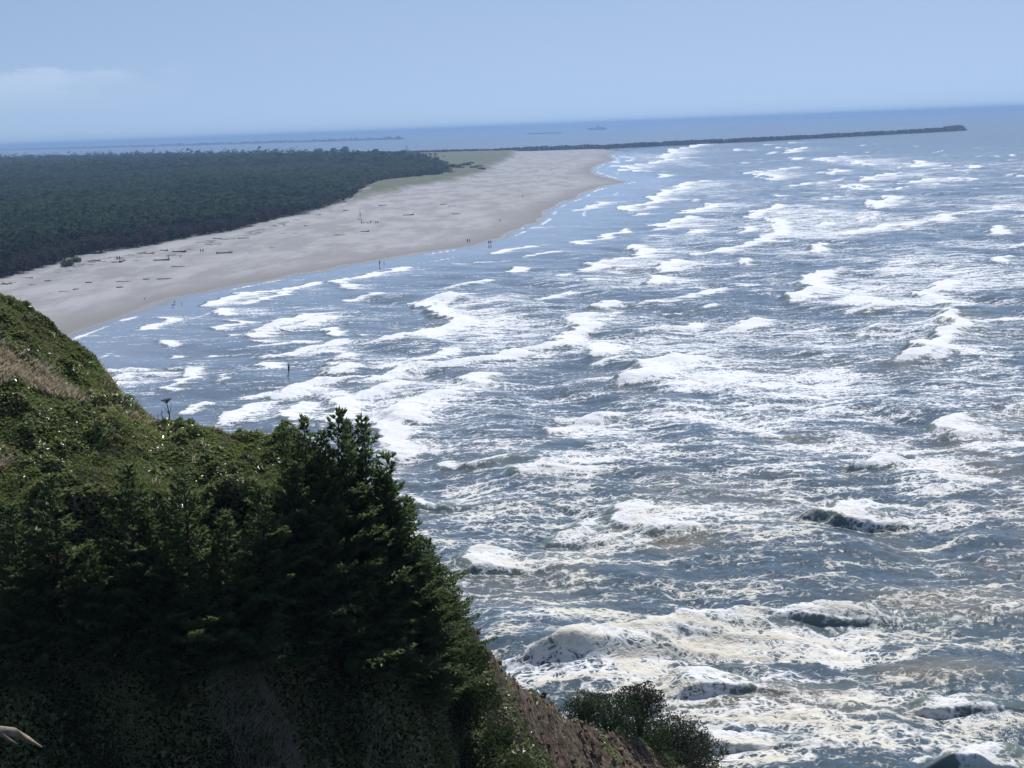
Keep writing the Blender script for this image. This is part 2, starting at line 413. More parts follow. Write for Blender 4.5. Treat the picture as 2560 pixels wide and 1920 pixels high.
TE = [
 (2.0, 1.0, [(1300,-2,200),(1210,40,900),(1175,85,850),(1400,104,400)]), (1.0, .8, [(200,5,200),(230,50,400),(300,100,600),(500,145,400)]),
 (3.3, .55, [(1150,556,400),(1040,588,500),(860,628,600),(640,640,300),(530,660,600),(440,690,700),(330,730,800),(60,765,1300),(-160,830,1300)]),
 (1.8, .9, [(1950,1238,80),(1835,1300,350),(1830,1340,350)]), (1.2, .8, [(620,1195,300),(640,1265,300)]), (1.4, .7, [(500,900,200),(480,950,420),(560,990,300)]),
 (1.0, .7, [(1720,975,300),(1690,1040,420)]), (1.0, .55, [(100,145,60),(60,185,180)]),
]
TD = [
 (.9, 1, [(780,245,300),(800,290,250),(640,330,300),(700,400,280),(700,450,280),(760,470,120)]), (.8, .9, [(970,500,60),(985,534,60)]),
 (.7, .7, [(1270,493,40),(1110,530,100)]), (.7, .9, [(1390,566,100),(1438,594,60)]), (.9, .75, [(1880,262,60),(1640,310,200),(1490,365,200)]),
 (1.2, .8, [(870,710,60),(850,745,70)]), (.6, .8, [(1650,635,60),(1640,648,90)]), (1.4, 1.0, [(1480,962,60),(1200,975,300),(1060,1030,460),(1180,1062,300)]),
 (1.0, .6, [(1700,780,60),(1600,850,250),(1500,900,200)]), (.8,.7,[(1620,555,100),(1560,580,200)]),
]
BREAK = conv(TA, 1454, 260, 2) + conv(TB, 348, 560, 2) + conv(TC, 1454, 760, 2) + conv(TE, 1454, 1260, 2) + conv(TD, 600, 900, 2)
_q = random.Random(77)
for _i in range(70):          # the many small thin breaker lines between the large ones
    _y = 375 + 560 * _q.random() ** 1.25; _x = _q.uniform(max(700, 1560 - (_y - 380) * 2.2), 2620)
    if _i < 12: _x, _y = _q.uniform(300, 900), _q.uniform(790, 960)
    _f = 0.5 + (_y - 370) / 560.0
    _dx = _q.uniform(25, 130) * _f; _dy = _dx * _q.uniform(0.10, 0.32); _L = _q.uniform(14, 90) * _f
    BREAK += conv([(_q.uniform(.25, .9), _q.uniform(.6, .9), [(_x, _y, _L), (_x - _dx * .45, _y + _dy * .5, _L * 1.3), (_x - _dx, _y + _dy, _L)])], 0, 0, 1)
# broad lacy fields of spent foam: centre, radii, strength (photo pixels)
FIELDS = []
def addf(tab, ox, oy, s):
    for X, Y, rx, ry, st in tab:
        px, py = ox + X / s, oy + Y / s
        x, y = on_plane(px, py); x2, _ = on_plane(px + rx / s, py); _, ya = on_plane(px, py - ry / s); _, yb = on_plane(px, py + ry / s)
        FIELDS.append((x, y, abs(x2 - x), ya - y, y - yb, st))
addf([(1700,830,560,50,.62),(1500,890,560,50,.6),(1950,880,280,60,.6),(1950,700,280,34,.42),(1700,750,300,18,.45),(1300,560,300,70,.62),(1150,640,350,50,.6),
      (300,800,300,36,.6),(450,290,250,60,.4),(1500,300,500,50,.4),(600,430,350,50,.35),(700,600,350,60,.38),(1700,1000,500,60,.6),(900,480,500,40,.25),(500,700,400,60,.42)], 1454, 260, 2)
addf([(1800,400,420,66,.5),(1750,560,420,50,.5),(1500,830,360,70,.6),(1250,970,360,60,.6),(1150,700,260,40,.5),(900,640,160,24,.4),(2000,520,300,90,.45),
      (250,700,160,40,.28),(750,700,200,40,.3),(560,450,200,30,.3),(1700,700,350,40,.5)], 348, 560, 2)
addf([(900,380,650,90,.66),(1100,440,560,60,.6),(800,560,750,80,.55),(1400,700,760,80,.52),(300,760,450,70,.42),(1200,820,560,60,.4),(1750,800,400,70,.66),
      (2050,700,220,80,.55),(1800,900,420,70,.52),(1500,540,500,80,.42),(300,180,400,50,.42),(1000,200,700,70,.33),(2000,260,250,50,.5)], 1454, 760, 2)
addf([(1850,350,380,110,.52),(1400,440,170,36,.42),(1700,520,320,80,.5),(1850,870,320,80,.42),(850,420,250,60,.5),(1300,900,300,60,.28),(1250,650,400,80,.2)], 600, 900, 2)
addf([(600,70,480,90,.62),(1700,60,450,60,.6),(1250,720,420,120,.8),(1000,880,300,60,.55),(150,850,420,100,.72),(900,1100,950,130,.58),(600,950,450,80,.62),(1900,1030,360,90,.58),
      (1500,1180,800,130,.52),(800,1280,450,70,.6),(1900,1290,350,60,.6),(-250,600,220,40,.5),(1200,160,500,70,.35),(200,130,300,80,.42),(1500,980,500,60,.55),(-300,880,300,90,.7),(700,740,350,90,.6),(2100,520,300,60,.25)], 1454, 1260, 2)

def make_sea():
    nc = 1420
    at = np.linspace(-0.40, 0.40, nc)
    sa = 1 / 92.0; sb = 1 / 2500.0
    nr = 1080
    s1 = np.linspace(sa, sb, nr)
    s2 = 1 / np.geomspace(2500, 71000, 90)[1:]
    ys = 1 / np.concatenate([s1, s2])
    Y = np.repeat(ys[:, None], nc, 1); X = Y * at[None, :]
    nr = len(ys)
    px, py = to_px(X, Y, 0.0)
    dsh = dist_line(X, Y, SHORE).astype(float) if False else np.full(X.shape, 1e3)
    near = (ys < 5200)
    Xn, Yn = X[near][:, ::2], Y[near][:, ::2]
    dn = dist_line(Xn, Yn, SHORE)
    full = np.repeat(dn, 2, axis=1)[:, :nc]
    dsh[near] = full
    # wave fields; the small ones fade with distance, where one grid step is longer than the wave
    wind = R(200)
    T1 = fft_tile(512, 211.0, wind, 9.5, 1.0, 9.0, 80.0, 3)
    T2 = fft_tile(512, 67.0, wind + 0.25, 6.0, 1.0, 1.3, 12.0, 4, 1.2)
    T3 = fft_tile(256, 17.0, wind - 0.4, 4.0, 1.0, 0.45, 2.2, 5, 0.7)
    z1, dx1, dy1 = tile_sample(T1, X, Y, 0.0)
    z1b, dx1b, dy1b = tile_sample(T1, X * 0.61 + 91, Y * 0.61 + 17, 0.35)
    z2, dx2, dy2 = tile_sample(T2, X, Y, 0.17)
    z2b, _, _ = tile_sample(T2, X * 0.77 + 31, Y * 0.77 + 7, -0.3)
    z3, dx3, dy3 = tile_sample(T3, X, Y, 0.0)
    fs = sstep(6, 120, dsh)
    a1 = (0.30 + 0.12 * sstep(520, 300, Y)) * (1 - 0.55 * sstep(900, 3000, Y)); a1b = 0.26 * (1 - 0.5 * sstep(900, 3000, Y))
    a2 = 0.085 * (1 - 0.8 * sstep(300, 1200, Y)); a3 = 0.024 * (1 - sstep(160, 420, Y))
    gust = 0.65 + 0.7 * fbm(X / 90, Y / 160, 41, 3)
    Z = (a1 * z1 + a1b * z1b) * (0.12 + 0.88 * fs) + (a2 * (z2 + 0.7 * z2b) + a3 * z3) * gust * (0.06 + 0.94 * sstep(20, 190, dsh))
    lam = 0.9 * fs
    DX = lam * (a1 * dx1 + a1b * dx1b + a2 * dx2 + a3 * dx3); DY = lam * (a1 * dy1 + a1b * dy1b + a2 * dy2 + a3 * dy3)
    DY *= (1 - 0.9 * sstep(250, 900, Y)); DX *= (1 - 0.6 * sstep(600, 1500, Y))
    foam = np.zeros_like(Z); crest = np.zeros_like(Z)
    for bi, (h, st, rows) in enumerate(BREAK):
        yy = np.array([q[0] for q in rows]); xx = np.array([q[1] for q in rows]); LL = np.array([q[2] for q in rows])
        span = yy[-1] - yy[0]
        m0 = max(span * 0.05, yy[0] * yy[0] / 50 / F0 * 2.0)
        sel = np.where((ys > yy[0] - m0) & (ys < yy[-1] + m0))[0]
        if not len(sel): continue
        yr = ys[sel]
        wy = yr[:, None] + 0 * at[None, :]
        Xs = X[sel]
        # wander of the breaking edge
        sc = max(yr.mean() * 0.012, 1.2)
        jag = (fbm(yr / (sc * 2.2) + bi * 7.3, yr * 0 + bi, 9, 4, 0.6) - 0.5) * 2.2 * sc * 1.1 + (vnoise(yr / (sc * 9), yr * 0 + bi * 3.1, 5) - 0.5) * 1.6 * sc
        xe = (np.interp(yr, yy, xx) + jag)[:, None]
        L = (np.interp(yr, yy, LL))[:, None] * (0.75 + 0.5 * vnoise(yr / (sc * 3), yr * 0 + bi, 77))[:, None]
        t = sstep(yy[0] - m0, yy[0] + m0 * 1.6, yr) * (1 - sstep(yy[-1] - m0 * 1.6, yy[-1] + m0, yr))
        t = t[:, None]
        s = Xs - xe
        core = np.minimum(L * 0.45, 9.0 + 0 * L)
        core = np.maximum(core, L * 0.6)
        fw = 0.6 + 0.0008 * yr[:, None]
        F = sstep(-fw, fw, s) * np.exp(-np.clip(s - core, 0, None) / (L * 0.5 + 0.5)) * st * t
        lip = 2.0 + 1.2 * h + 0.004 * yr[:, None]
        F *= 1.30 - 0.76 * sstep(0.4, 1.5, s / lip) + 0.10 * (fbm(Xs / 11, wy / 16, bi + 3, 3) - 0.5)
        F = np.maximum(F, 0.56 * st * min(1, 0.55 + .3 * h) * t * sstep(-fw, fw, s) * np.exp(-np.clip(s, 0, None) / (L * 1.7 + 4)))
        foam[sel] = np.maximum(foam[sel], F)
        wf = 1.0 + 0.5 * h; wb = 3.0 + 2.2 * h
        prof = np.where(s < 0, np.exp(-(s / wf) ** 2), np.exp(-(s / wb) ** 2) * 0.85 + 0.15 * np.exp(-(s / (3 * wb)) ** 2))
        lump = 0.6 + 0.8 * fbm(Xs / 5, wy / 7, bi + 5, 3)
        Z[sel] += h * (0.62 + 0.12 * sstep(600, 350, wy)) * prof * t * lump
        crest[sel] = np.maximum(crest[sel], prof * t)
    # thin swash lines that follow the beach
    for k, (dm, am) in enumerate(((1.2, 1.0), (15, 12.0))):
        d0 = dm + am * (vnoise(X / 55 + k * 9, Y / 90, 21 + k) - 0.3) * 1.3
        wl = 0.4 + 0.0006 * Y
        gate = sstep(0.50, 0.62, vnoise(X / 22 + k * 5, Y / 34, 31 + k))
        foam = np.maximum(foam, (0.8, .55)[k] * np.exp(-((dsh - d0) / wl) ** 2) * gate * (Y < 2500) * (dsh < 80))
    for i, (x0, y0, rx, ryf, ryn, st) in enumerate(FIELDS):
        sel = np.where((ys > y0 - 1.3 * ryn) & (ys < y0 + 1.3 * ryf))[0]
        if not len(sel): continue
        wx = X[sel]; wy = Y[sel]
        ry = np.where(wy > y0, ryf, ryn)
        ex = (fbm(wx / (rx * .35), wy / (ryf * .5), i + 50, 3) - 0.5) * 0.9
        d = np.hypot((wx - x0) / rx, (wy - y0) / ry) + ex
        f = st * 0.94 * (1 - sstep(0.4, 1.15, d)) * (0.72 + 0.5 * fbm(wx / 9, wy / 14, i + 90, 3))
        foam[sel] = np.maximum(foam[sel], f)
    # small whitecaps where the chop is steep, a thin line where the swash ends
    g = np.clip((z1 + z1b - 2.0) * 0.7, 0, 1) * sstep(120, 300, Y) * (1 - sstep(1200, 2600, Y)) * (px > 900) * 0.9
    foam = np.maximum(foam, g * sstep(40, 200, dsh))
    foam = np.maximum(foam, (0.06 + 0.42 * sstep(.3, .75, fbm(X / 36, Y / 45, 7, 3))) * sstep(20, 160, dsh) * (1 - sstep(500, 2600, Y)) * (0.55 + .45 * sstep(230, 380, Y)) + 0)
    Z += (0.40 * foam + 0.10 * crest) * (fbm(X / 2.0, Y / 2.6, 3, 5, 0.55) - 0.45) * (1 - sstep(300, 900, Y))
    Z *= sstep(0, 9, dsh) * 0.97 + 0.03
    dirt = sstep(0.45, 0.75, fbm(X / 22, Y / 34, 61, 4)) * (1 - sstep(170, 520, Y))
    band = np.zeros_like(Z)
    for bx, by, rx, ry in ((2430, 1500, 380, 60), (1700, 1350, 160, 40), (1950, 1760, 420, 70), (2350, 1680, 250, 40), (1560, 950, 220, 10), (1560, 668, 130, 16)):
        band = np.maximum(band, 1 - sstep(0.2, 1.1, np.hypot((px - bx) / rx, (py - by) / ry)))
    dirt = np.clip(np.maximum(dirt * 0.7, band), 0, 1)
    shal = 1 - sstep(30, 190, dsh)
    wash = 1 - sstep(8, 62, dsh + 14 * (fbm(X / 18, Y / 40, 23, 3) - .5))
    V = np.stack([X + DX, Y + DY, Z], -1).reshape(-1, 3)
    return np_mesh('sea', V, grid_faces(nr, nc)[:, ::-1][:, [3, 0, 1, 2]], sea_mat(), dict(foam=foam.ravel(), dirt=dirt.ravel(), crest=crest.ravel(), shal=shal.ravel(), wash=wash.ravel()))

def sea_mat():
    s = NT('sea_water')
    P = s.pos()
    foam = s.attr('foam'); dirt = s.attr('dirt'); shal = s.attr('shal'); cr = s.attr('crest')
    dist = s.n('ShaderNodeVectorMath'); dist.operation = 'LENGTH'; s.put(dist.inputs[0], P); dist = dist.outputs['Value']
    # streaks of foam
    w = s.n('ShaderNodeTexNoise'); w.inputs['Scale'].default_value = 0.55; w.inputs['Detail'].default_value = 3; s.put(w.inputs['Vector'], P)
    wv = s.n('ShaderNodeVectorMath'); wv.operation = 'SCALE'; s.put(wv.inputs[0], w.outputs['Color']); wv.inputs['Scale'].default_value = 2.6
    ad = s.n('ShaderNodeVectorMath'); ad.operation = 'ADD'; s.put(ad.inputs[0], P); s.put(ad.inputs[1], wv.outputs[0])
    def vor(sc):
        v = s.n('ShaderNodeTexVoronoi'); v.feature = 'DISTANCE_TO_EDGE'; v.inputs['Scale'].default_value = sc; s.put(v.inputs['Vector'], ad.outputs[0])
        return v.outputs['Distance']
    lace = s.math('MAXIMUM', s.ramp(vor(0.42), 0.0, 0.20, 1.0, 0.0), s.math('MULTIPLY', s.ramp(vor(1.3), 0.0, 0.24, 1.0, 0.0), 0.8))
    mp = s.n('ShaderNodeMapping'); s.put(mp.inputs['Vector'], P); mp.inputs['Scale'].default_value = (0.34, 1, 1); mp.inputs['Rotation'].default_value = (0, 0, R(8))
    PS = mp.outputs[0]
    n0 = s.noise(PS, 0.045, 3, 0.6, 0.4); n1 = s.noise(PS, 0.30, 5, 0.62, 0.8); n2 = s.noise(P, 1.1, 5, 0.66, 0.9)
    c = lambda n, k: s.math('MULTIPLY', s.math('SUBTRACT', n, 0.5), k)
    pat = s.math('ADD', s.math('ADD', c(n0, 0.6), c(n1, 2.2)), s.math('ADD', s.math('MULTIPLY', s.math('SUBTRACT', n2, 0.5), s.ramp(dist, 130, 420, 1.0, 2.0)), 0.5))
    nearw = s.ramp(dist, 140, 520, 0.60, 0.10)
    pat = s.math('ADD', pat, s.math('MULTIPLY', s.math('SUBTRACT', lace, 0.38), nearw))
    m = s.math('ADD', s.math('MULTIPLY', s.math('SUBTRACT', s.math('ADD', foam, pat), 1.0), 2.5), 0.40, clamp=True)
    deep = s.mix(dirt, (0.060, 0.092, 0.112), (0.15, 0.145, 0.11))
    deep = s.mix(s.math('MULTIPLY', cr, 0.9), deep, (0.27, 0.33, 0.28))  # crests painted paler green, standing in for light through the thin water
    deep = s.mix(s.math('MULTIPLY', shal, 0.55), deep, (0.11, 0.13, 0.15))
    wash = s.attr('wash'); deep = s.mix(s.math('MULTIPLY', wash, 0.85), deep, (0.22, 0.25, 0.29))
    rn = s.noise(P, 2.6, 5, 0.6, 0.3); rn2 = s.noise(P, 0.5, 4, 0.6)
    hgt = s.math('ADD', s.math('MULTIPLY', rn, 0.16), s.math('MULTIPLY', rn2, 0.35))
    calm = s.math('MULTIPLY', s.ramp(shal, 0.2, 1.0, 1.0, 0.16), s.ramp(wash, 0.0, 0.8, 1.0, 0.1))
    nm = s.bump(hgt, s.math('MULTIPLY', calm, 0.36), 1.0)
    rough = s.ramp(dist, 150, 3000, 0.10, 0.20)
    rough = s.math('MULTIPLY', rough, s.ramp(wash, 0.0, 1.0, 1.0, 0.4))
    wat = s.bsdf(deep, rough, 0.5, nm, IOR=1.333)
    tr = s.n('ShaderNodeBsdfTranslucent'); s.put(tr.inputs['Color'], (0.30, 0.42, 0.34, 1)); wat = s.mixs(s.math('MULTIPLY', cr, 0.30), wat, tr.outputs[0])
    fh = s.math('ADD', s.math('MULTIPLY', pat, 0.4), s.math('MULTIPLY', s.noise(P, 3.5, 5, 0.7), 0.25))
    fn = s.bump(fh, 0.7, 0.5)
    fc = s.mix(s.math('MULTIPLY', s.ramp(dist, 130, 300, 1.0, 0.0), s.ramp(n1, 0.35, 0.65)), (0.86, 0.88, 0.9), (0.74, 0.70, 0.58))
    fc = s.mix(s.ramp(s.math('ADD', pat, s.math('MULTIPLY', foam, 0.5)), 0.30, 1.0), (0.55, 0.59, 0.63), fc)
    fo = s.bsdf(fc, 0.8, 0.2, fn)
    return s.done(s.mixs(m, wat, fo))
sea = make_sea(); tag(sea, kind='structure', label='blue grey sea with rows of white breaking surf')
# ---------------------------------------------------------------- beach and peninsula
LANDBACK_PX = [(1500, 372), (1290, 378), (1100, 384), (868, 389), (500, 396), (0, 404), (-500, 425), (-1200, 470)]
LAND = SHORE + [on_plane(*p) for p in LANDBACK_PX] + [(-1500, 300), (-600, 60)]
def P22(lst): return [on_plane(x * K, y * K) for x, y in lst]
FOREST_FRONT = [(-260, 668), (-120, 640), (0, 612), (60, 598), (130, 578), (190, 562), (260, 552), (340, 540), (440, 520), (510, 508), (560, 494), (620, 478), (700, 458), (755, 438), (790, 412), (830, 400), (880, 393), (950, 387), (966, 378)]
FOREST_BACK = [(940, 366), (880, 362), (800, 359), (740, 354), (600, 351), (400, 350), (200, 351), (0, 352), (-400, 364)]
FOREST = P22(FOREST_FRONT + FOREST_BACK) + [(-2200, 1200), (-700, 330)]
GRASS = P22([(765, 446), (800, 434), (880, 416), (960, 402), (1020, 386), (1065, 366), (1100, 347), (1115, 333), (1108, 328), (900, 331), (700, 337), (560, 341), (600, 352), (740, 354), (940, 366), (966, 378), (880, 393), (800, 405)])

def land_h(x, y, d=None):
    x = np.asarray(x, float); y = np.asarray(y, float)
    if d is None:
        d = np.where(in_poly(x, y, LAND), 1, -1) * dist_line(x, y, LAND, True)
    h = np.where(d < 0, d * 0.03, 0.0)
    h = np.clip(h, -3, 0)
    up = 0.9 * (1 - np.exp(-np.clip(d, 0, None) / 35)) + 2.2 * sstep(60, 200, d) + 1.5 * sstep(150, 400, d)
    return h + up
def make_land():
    nc = 700; at = np.linspace(-0.62, 0.20, nc)
    ys = 1 / np.linspace(1 / 250.0, 1 / 6200.0, 560); Y = np.repeat(ys[:, None], nc, 1); X = Y * at[None, :]
    d = np.where(in_poly(X, Y, LAND), 1, -1) * dist_line(X, Y, LAND, True)
    Z = land_h(X, Y, d)
    g = in_poly(X, Y, GRASS); f = in_poly(X, Y, FOREST)
    dg = np.where(g, 1, -1) * dist_line(X, Y, GRASS, True); df = np.where(f, 1, -1) * dist_line(X, Y, FOREST, True)
    e = (fbm(X / 14, Y / 25, 4, 4) - 0.5)
    grass = sstep(-6, 8, dg + e * 30); forest = sstep(-3, 5, df + e * 8)
    dune = grass * (1 - forest)
    Z = Z + dune * (1.2 + 3.0 * fbm(X / 25, Y / 40, 8, 3)) * (d > 0) + (d > 5) * 0.10 * fbm(X / 6, Y / 10, 2, 3)
    fore = sstep(0, 60, d) * (1 - forest) * (1 - grass)
    Z = Z + fore * 0.35 * (fbm(X / 18, Y / 9, 12, 3) - 0.5)
    V = np.stack([X, Y, Z], -1).reshape(-1, 3)
    s = NT('beach_sand'); P = s.pos(); gr = s.attr('grass'); fo = s.attr('forest'); dd = s.attr('shore')
    strk = s.n('ShaderNodeMapping'); s.put(strk.inputs['Vector'], P); strk.inputs['Rotation'].default_value = (0, 0, R(-18)); strk.inputs['Scale'].default_value = (0.07, 0.018, 1)
    n1 = s.noise(strk.outputs[0], 1.0, 6, 0.62); n2 = s.noise(P, 0.35, 6, 0.7); n3 = s.noise(P, 0.03, 4, 0.6)
    dry = s.mix(s.ramp(n1, 0.38, 0.62), (0.38, 0.38, 0.385), (0.27, 0.27, 0.275))
    dry = s.mix(s.math('MULTIPLY', s.ramp(n2, 0.55, 0.75), 0.35), dry, (0.14, 0.13, 0.12))
    dry = s.mix(s.math('MULTIPLY', s.ramp(n3, 0.5, 0.7), 0.3), dry, (0.22, 0.195, 0.17))
    wetf = s.ramp(s.math('ADD', dd, s.math('MULTIPLY', s.math('SUBTRACT', n1, 0.5), 30.0)), 2, 32, 1, 0)
    sand = s.mix(wetf, dry, (0.22, 0.213, 0.208))
    gcol = s.mix(s.ramp(s.noise(P, 0.12, 5, 0.65), 0.35, 0.65), (0.075, 0.095, 0.05), (0.14, 0.145, 0.09))
    col = s.mix(gr, sand, gcol)
    col = s.mix(fo, col, s.mix(s.noise(P, 0.2), (0.035, 0.045, 0.03), (0.08, 0.075, 0.055)))
    film = s.ramp(s.math('ADD', dd, s.math('MULTIPLY', s.math('SUBTRACT', n1, 0.5), 22.0)), 1.0, 7.0, 1, 0)
    rough = s.math('SUBTRACT', 0.9, s.math('MULTIPLY', film, 0.82))
    nm = s.bump(s.noise(P, 0.8, 5, 0.7), s.math('SUBTRACT', 0.5, s.math('MULTIPLY', film, 0.5)), 0.3)
    m = s.done(s.bsdf(col, rough, s.math('ADD', 0.3, s.math('MULTIPLY', film, 0.4)), nm))
    o = np_mesh('ground', V, grid_faces(len(ys), nc)[:, [3, 2, 1, 0]], m, dict(grass=(grass * (d > 8)).ravel(), forest=forest.ravel(), shore=d.ravel()))
    return tag(o, kind='structure', label='wide grey sand beach and low wooded peninsula')
land = make_land()
def seabed():
    m = plain('seabed_sand', (0.12, 0.11, 0.09), scale=0.01)
    o = np_mesh('seabed', [(-41500, -5500, -6), (41500, -5500, -6), (41500, 71500, -6), (-41500, 71500, -6)], [(0, 1, 2, 3)], m)
    tag(o, kind='structure', label='sandy sea floor under the water')
seabed()

# ---------------------------------------------------------------- wood behind the beach
def crown_blob(r, n, kind, sd):
    """clumps of leafy faces filling a crown; kind 0 rounded shore pine, 1 pointed spruce, 2 bare wind-killed shrub"""
    q = np.random.default_rng(sd); V = []; Fc = []; T = []
    k = 0
    for i in range(n):
        if kind == 1:
            h = q.random() ** 1.25; rad = (1 - h) ** 0.85 * 0.30 + 0.02; a = q.random() * 6.283
            rr = rad * q.random() ** 0.35; c = np.array([rr * math.cos(a), rr * math.sin(a), 0.12 + 0.88 * h]); sz = 0.085 * (1.15 - h * 0.7)
        elif kind == 0:
            v = q.normal(size=3); v /= np.linalg.norm(v); v *= q.random() ** 0.3
            lob = 1 + 0.28 * math.sin(3 * math.atan2(v[1], v[0]) + sd) + 0.18 * math.sin(5 * v[2] + sd)
            c = np.array([v[0] * 0.42 * lob, v[1] * 0.42 * lob, 0.62 + v[2] * 0.36 * (0.8 + 0.2 * lob)]); sz = 0.10
        else:
            v = q.normal(size=3); v /= np.linalg.norm(v); v *= q.random() ** 0.45
            c = np.array([v[0] * 0.45, v[1] * 0.45, 0.55 + v[2] * 0.42]); sz = 0.075
        nrm = q.normal(size=3) + np.array([0, 0, 0.9]); nrm /= np.linalg.norm(nrm)
        u = np.cross(nrm, q.normal(size=3)); u /= np.linalg.norm(u); w_ = np.cross(nrm, u)
        s_ = sz * q.uniform(0.6, 1.35)
        V += [c + u * s_, c + w_ * s_ * q.uniform(.5, 1), c - u * s_ * q.uniform(.5, 1), c - w_ * s_]
        Fc.append((k, k + 1, k + 2, k + 3)); T += [q.random()] * 4; k += 4
    return np.array(V), np.array(Fc), np.array(T)
m_pine = leaf_mat('pine_foliage', (0.024, 0.048, 0.036), (0.050, 0.080, 0.054), 0.9, 0.4, spec=.05)
m_spr = leaf_mat('dark_spruce_foliage', (0.014, 0.030, 0.024), (0.030, 0.050, 0.034), 0.9, 0.4, spec=.05)
m_dead = leaf_mat('bare_twig_foliage', (0.038, 0.032, 0.034), (0.062, 0.052, 0.052), 0.9, 0.35, spec=.05)
m_bark = plain('bark', (0.11, 0.085, 0.07), (0.06, 0.048, 0.04), 6, 0.9, 0.6)
m_drift = plain('driftwood', (0.60, 0.56, 0.52), (0.42, 0.39, 0.36), 5, 0.85, 0.6, 0.03)
m_darkw = plain('dark_wet_wood', (0.10, 0.085, 0.075), (0.05, 0.042, 0.04), 4, 0.85, 0.6, 0.03)

def ptsin(poly, step_fn, dmin=0):
    xs = [p[0] for p in poly]; ys_ = [p[1] for p in poly]
    out = []; y = 250.0
    while y < 6000:
        st = step_fn(y)
        x0, x1 = max(min(xs), -0.36 * y), min(max(xs), 0.16 * y)
        n = max(int((x1 - x0) / st), 1)
        X = x0 + (np.arange(n) + rng.random(n) * 0.9) * st; Y = y + rng.random(n) * st
        out.append(np.stack([X, Y], 1)); y += st
    p = np.vstack(out)
    return p[in_poly(p[:, 0], p[:, 1], poly)]
fp = ptsin(FOREST, lambda y: 4.2 + max(0, y - 500) / 420)
dfr = dist_line(fp[:, 0], fp[:, 1], P22(FOREST_FRONT))
# 300 trees of the front rows as things of their own, the rest of the wood as one mass
pxx, pyy = to_px(fp[:, 0], fp[:, 1], 3.0)
score = fp[:, 1] + dfr * 9
score[(pxx < -40) | (pxx > 1200)] += 1e6
order = np.argsort(score)
front = order[:285]; rest = order[285:]
protos = []
for kind, lab, n in ((2, 'bare brown wind-killed tree on the seaward edge of the wood', 170), (2, 'bare brown wind-killed tree on the seaward edge of the wood', 150), (0, 'low rounded dark green shore pine in the front rows of the wood', 190), (0, 'low rounded dark green shore pine in the front rows of the wood', 170), (1, 'pointed dark spruce standing in the front rows of the wood', 170)):
    v, f, t = crown_blob(0, n, kind, 20 + len(protos))
    root = empty({2: 'bare_tree', 0: 'shore_pine', 1: 'spruce_tree'}[kind])
    cr = np_mesh('crown', v, f, {2: m_dead, 0: m_pine, 1: m_spr}[kind], dict(tint=t), smooth=False, parent=root)
    mb = MB(); mb.tube([(0, 0, -0.15), (0.02, 0, 0.25), (-0.01, 0.02, 0.6), (0, 0, 0.85)], [0.028, 0.022, 0.014, 0.006], 5)
    for j in range(7 if kind == 2 else 4):
        a = j * 2.4 + kind; z0 = 0.15 + 0.08 * j
        mb.tube([(0, 0, z0), (0.18 * math.cos(a), 0.18 * math.sin(a), z0 + 0.12), (0.34 * math.cos(a), 0.34 * math.sin(a), z0 + 0.30)], [0.012, 0.008, 0.003], 4)
    mb.build('trunk', m_bark, root)
    tag(root, lab, 'tree', {2: 'bare trees along the edge of the wood', 0: 'shore pines at the front of the wood', 1: 'spruces at the front of the wood'}[kind])
    protos.append(root)
used = set()
for i in front:
    x, y = fp[i]; d = dfr[i]
    u = rng.random()
    k = (0 if u < .5 else 1) if d < 16 and u < 0.8 else (4 if u > 0.88 else (2 if u < 0.45 else 3))
    if k in used: o = copy_tree(protos[k])
    else: o = protos[k]; used.add(k)
    hgt = (4.5 + 3.5 * rng.random()) if d < 14 else (7 + 3.5 * rng.random())
    if k == 4: hgt *= 1.25
    o.location = (x, y, float(land_h(np.array([x]), np.array([y]))[0]) - 0.2); w_ = hgt * rng.uniform(0.9, 1.25)
    o.scale = (w_, w_, hgt); o.rotation_euler = (0, 0, rng.random() * 6.28)
for k in range(5):
    if k not in used: used.add(k)
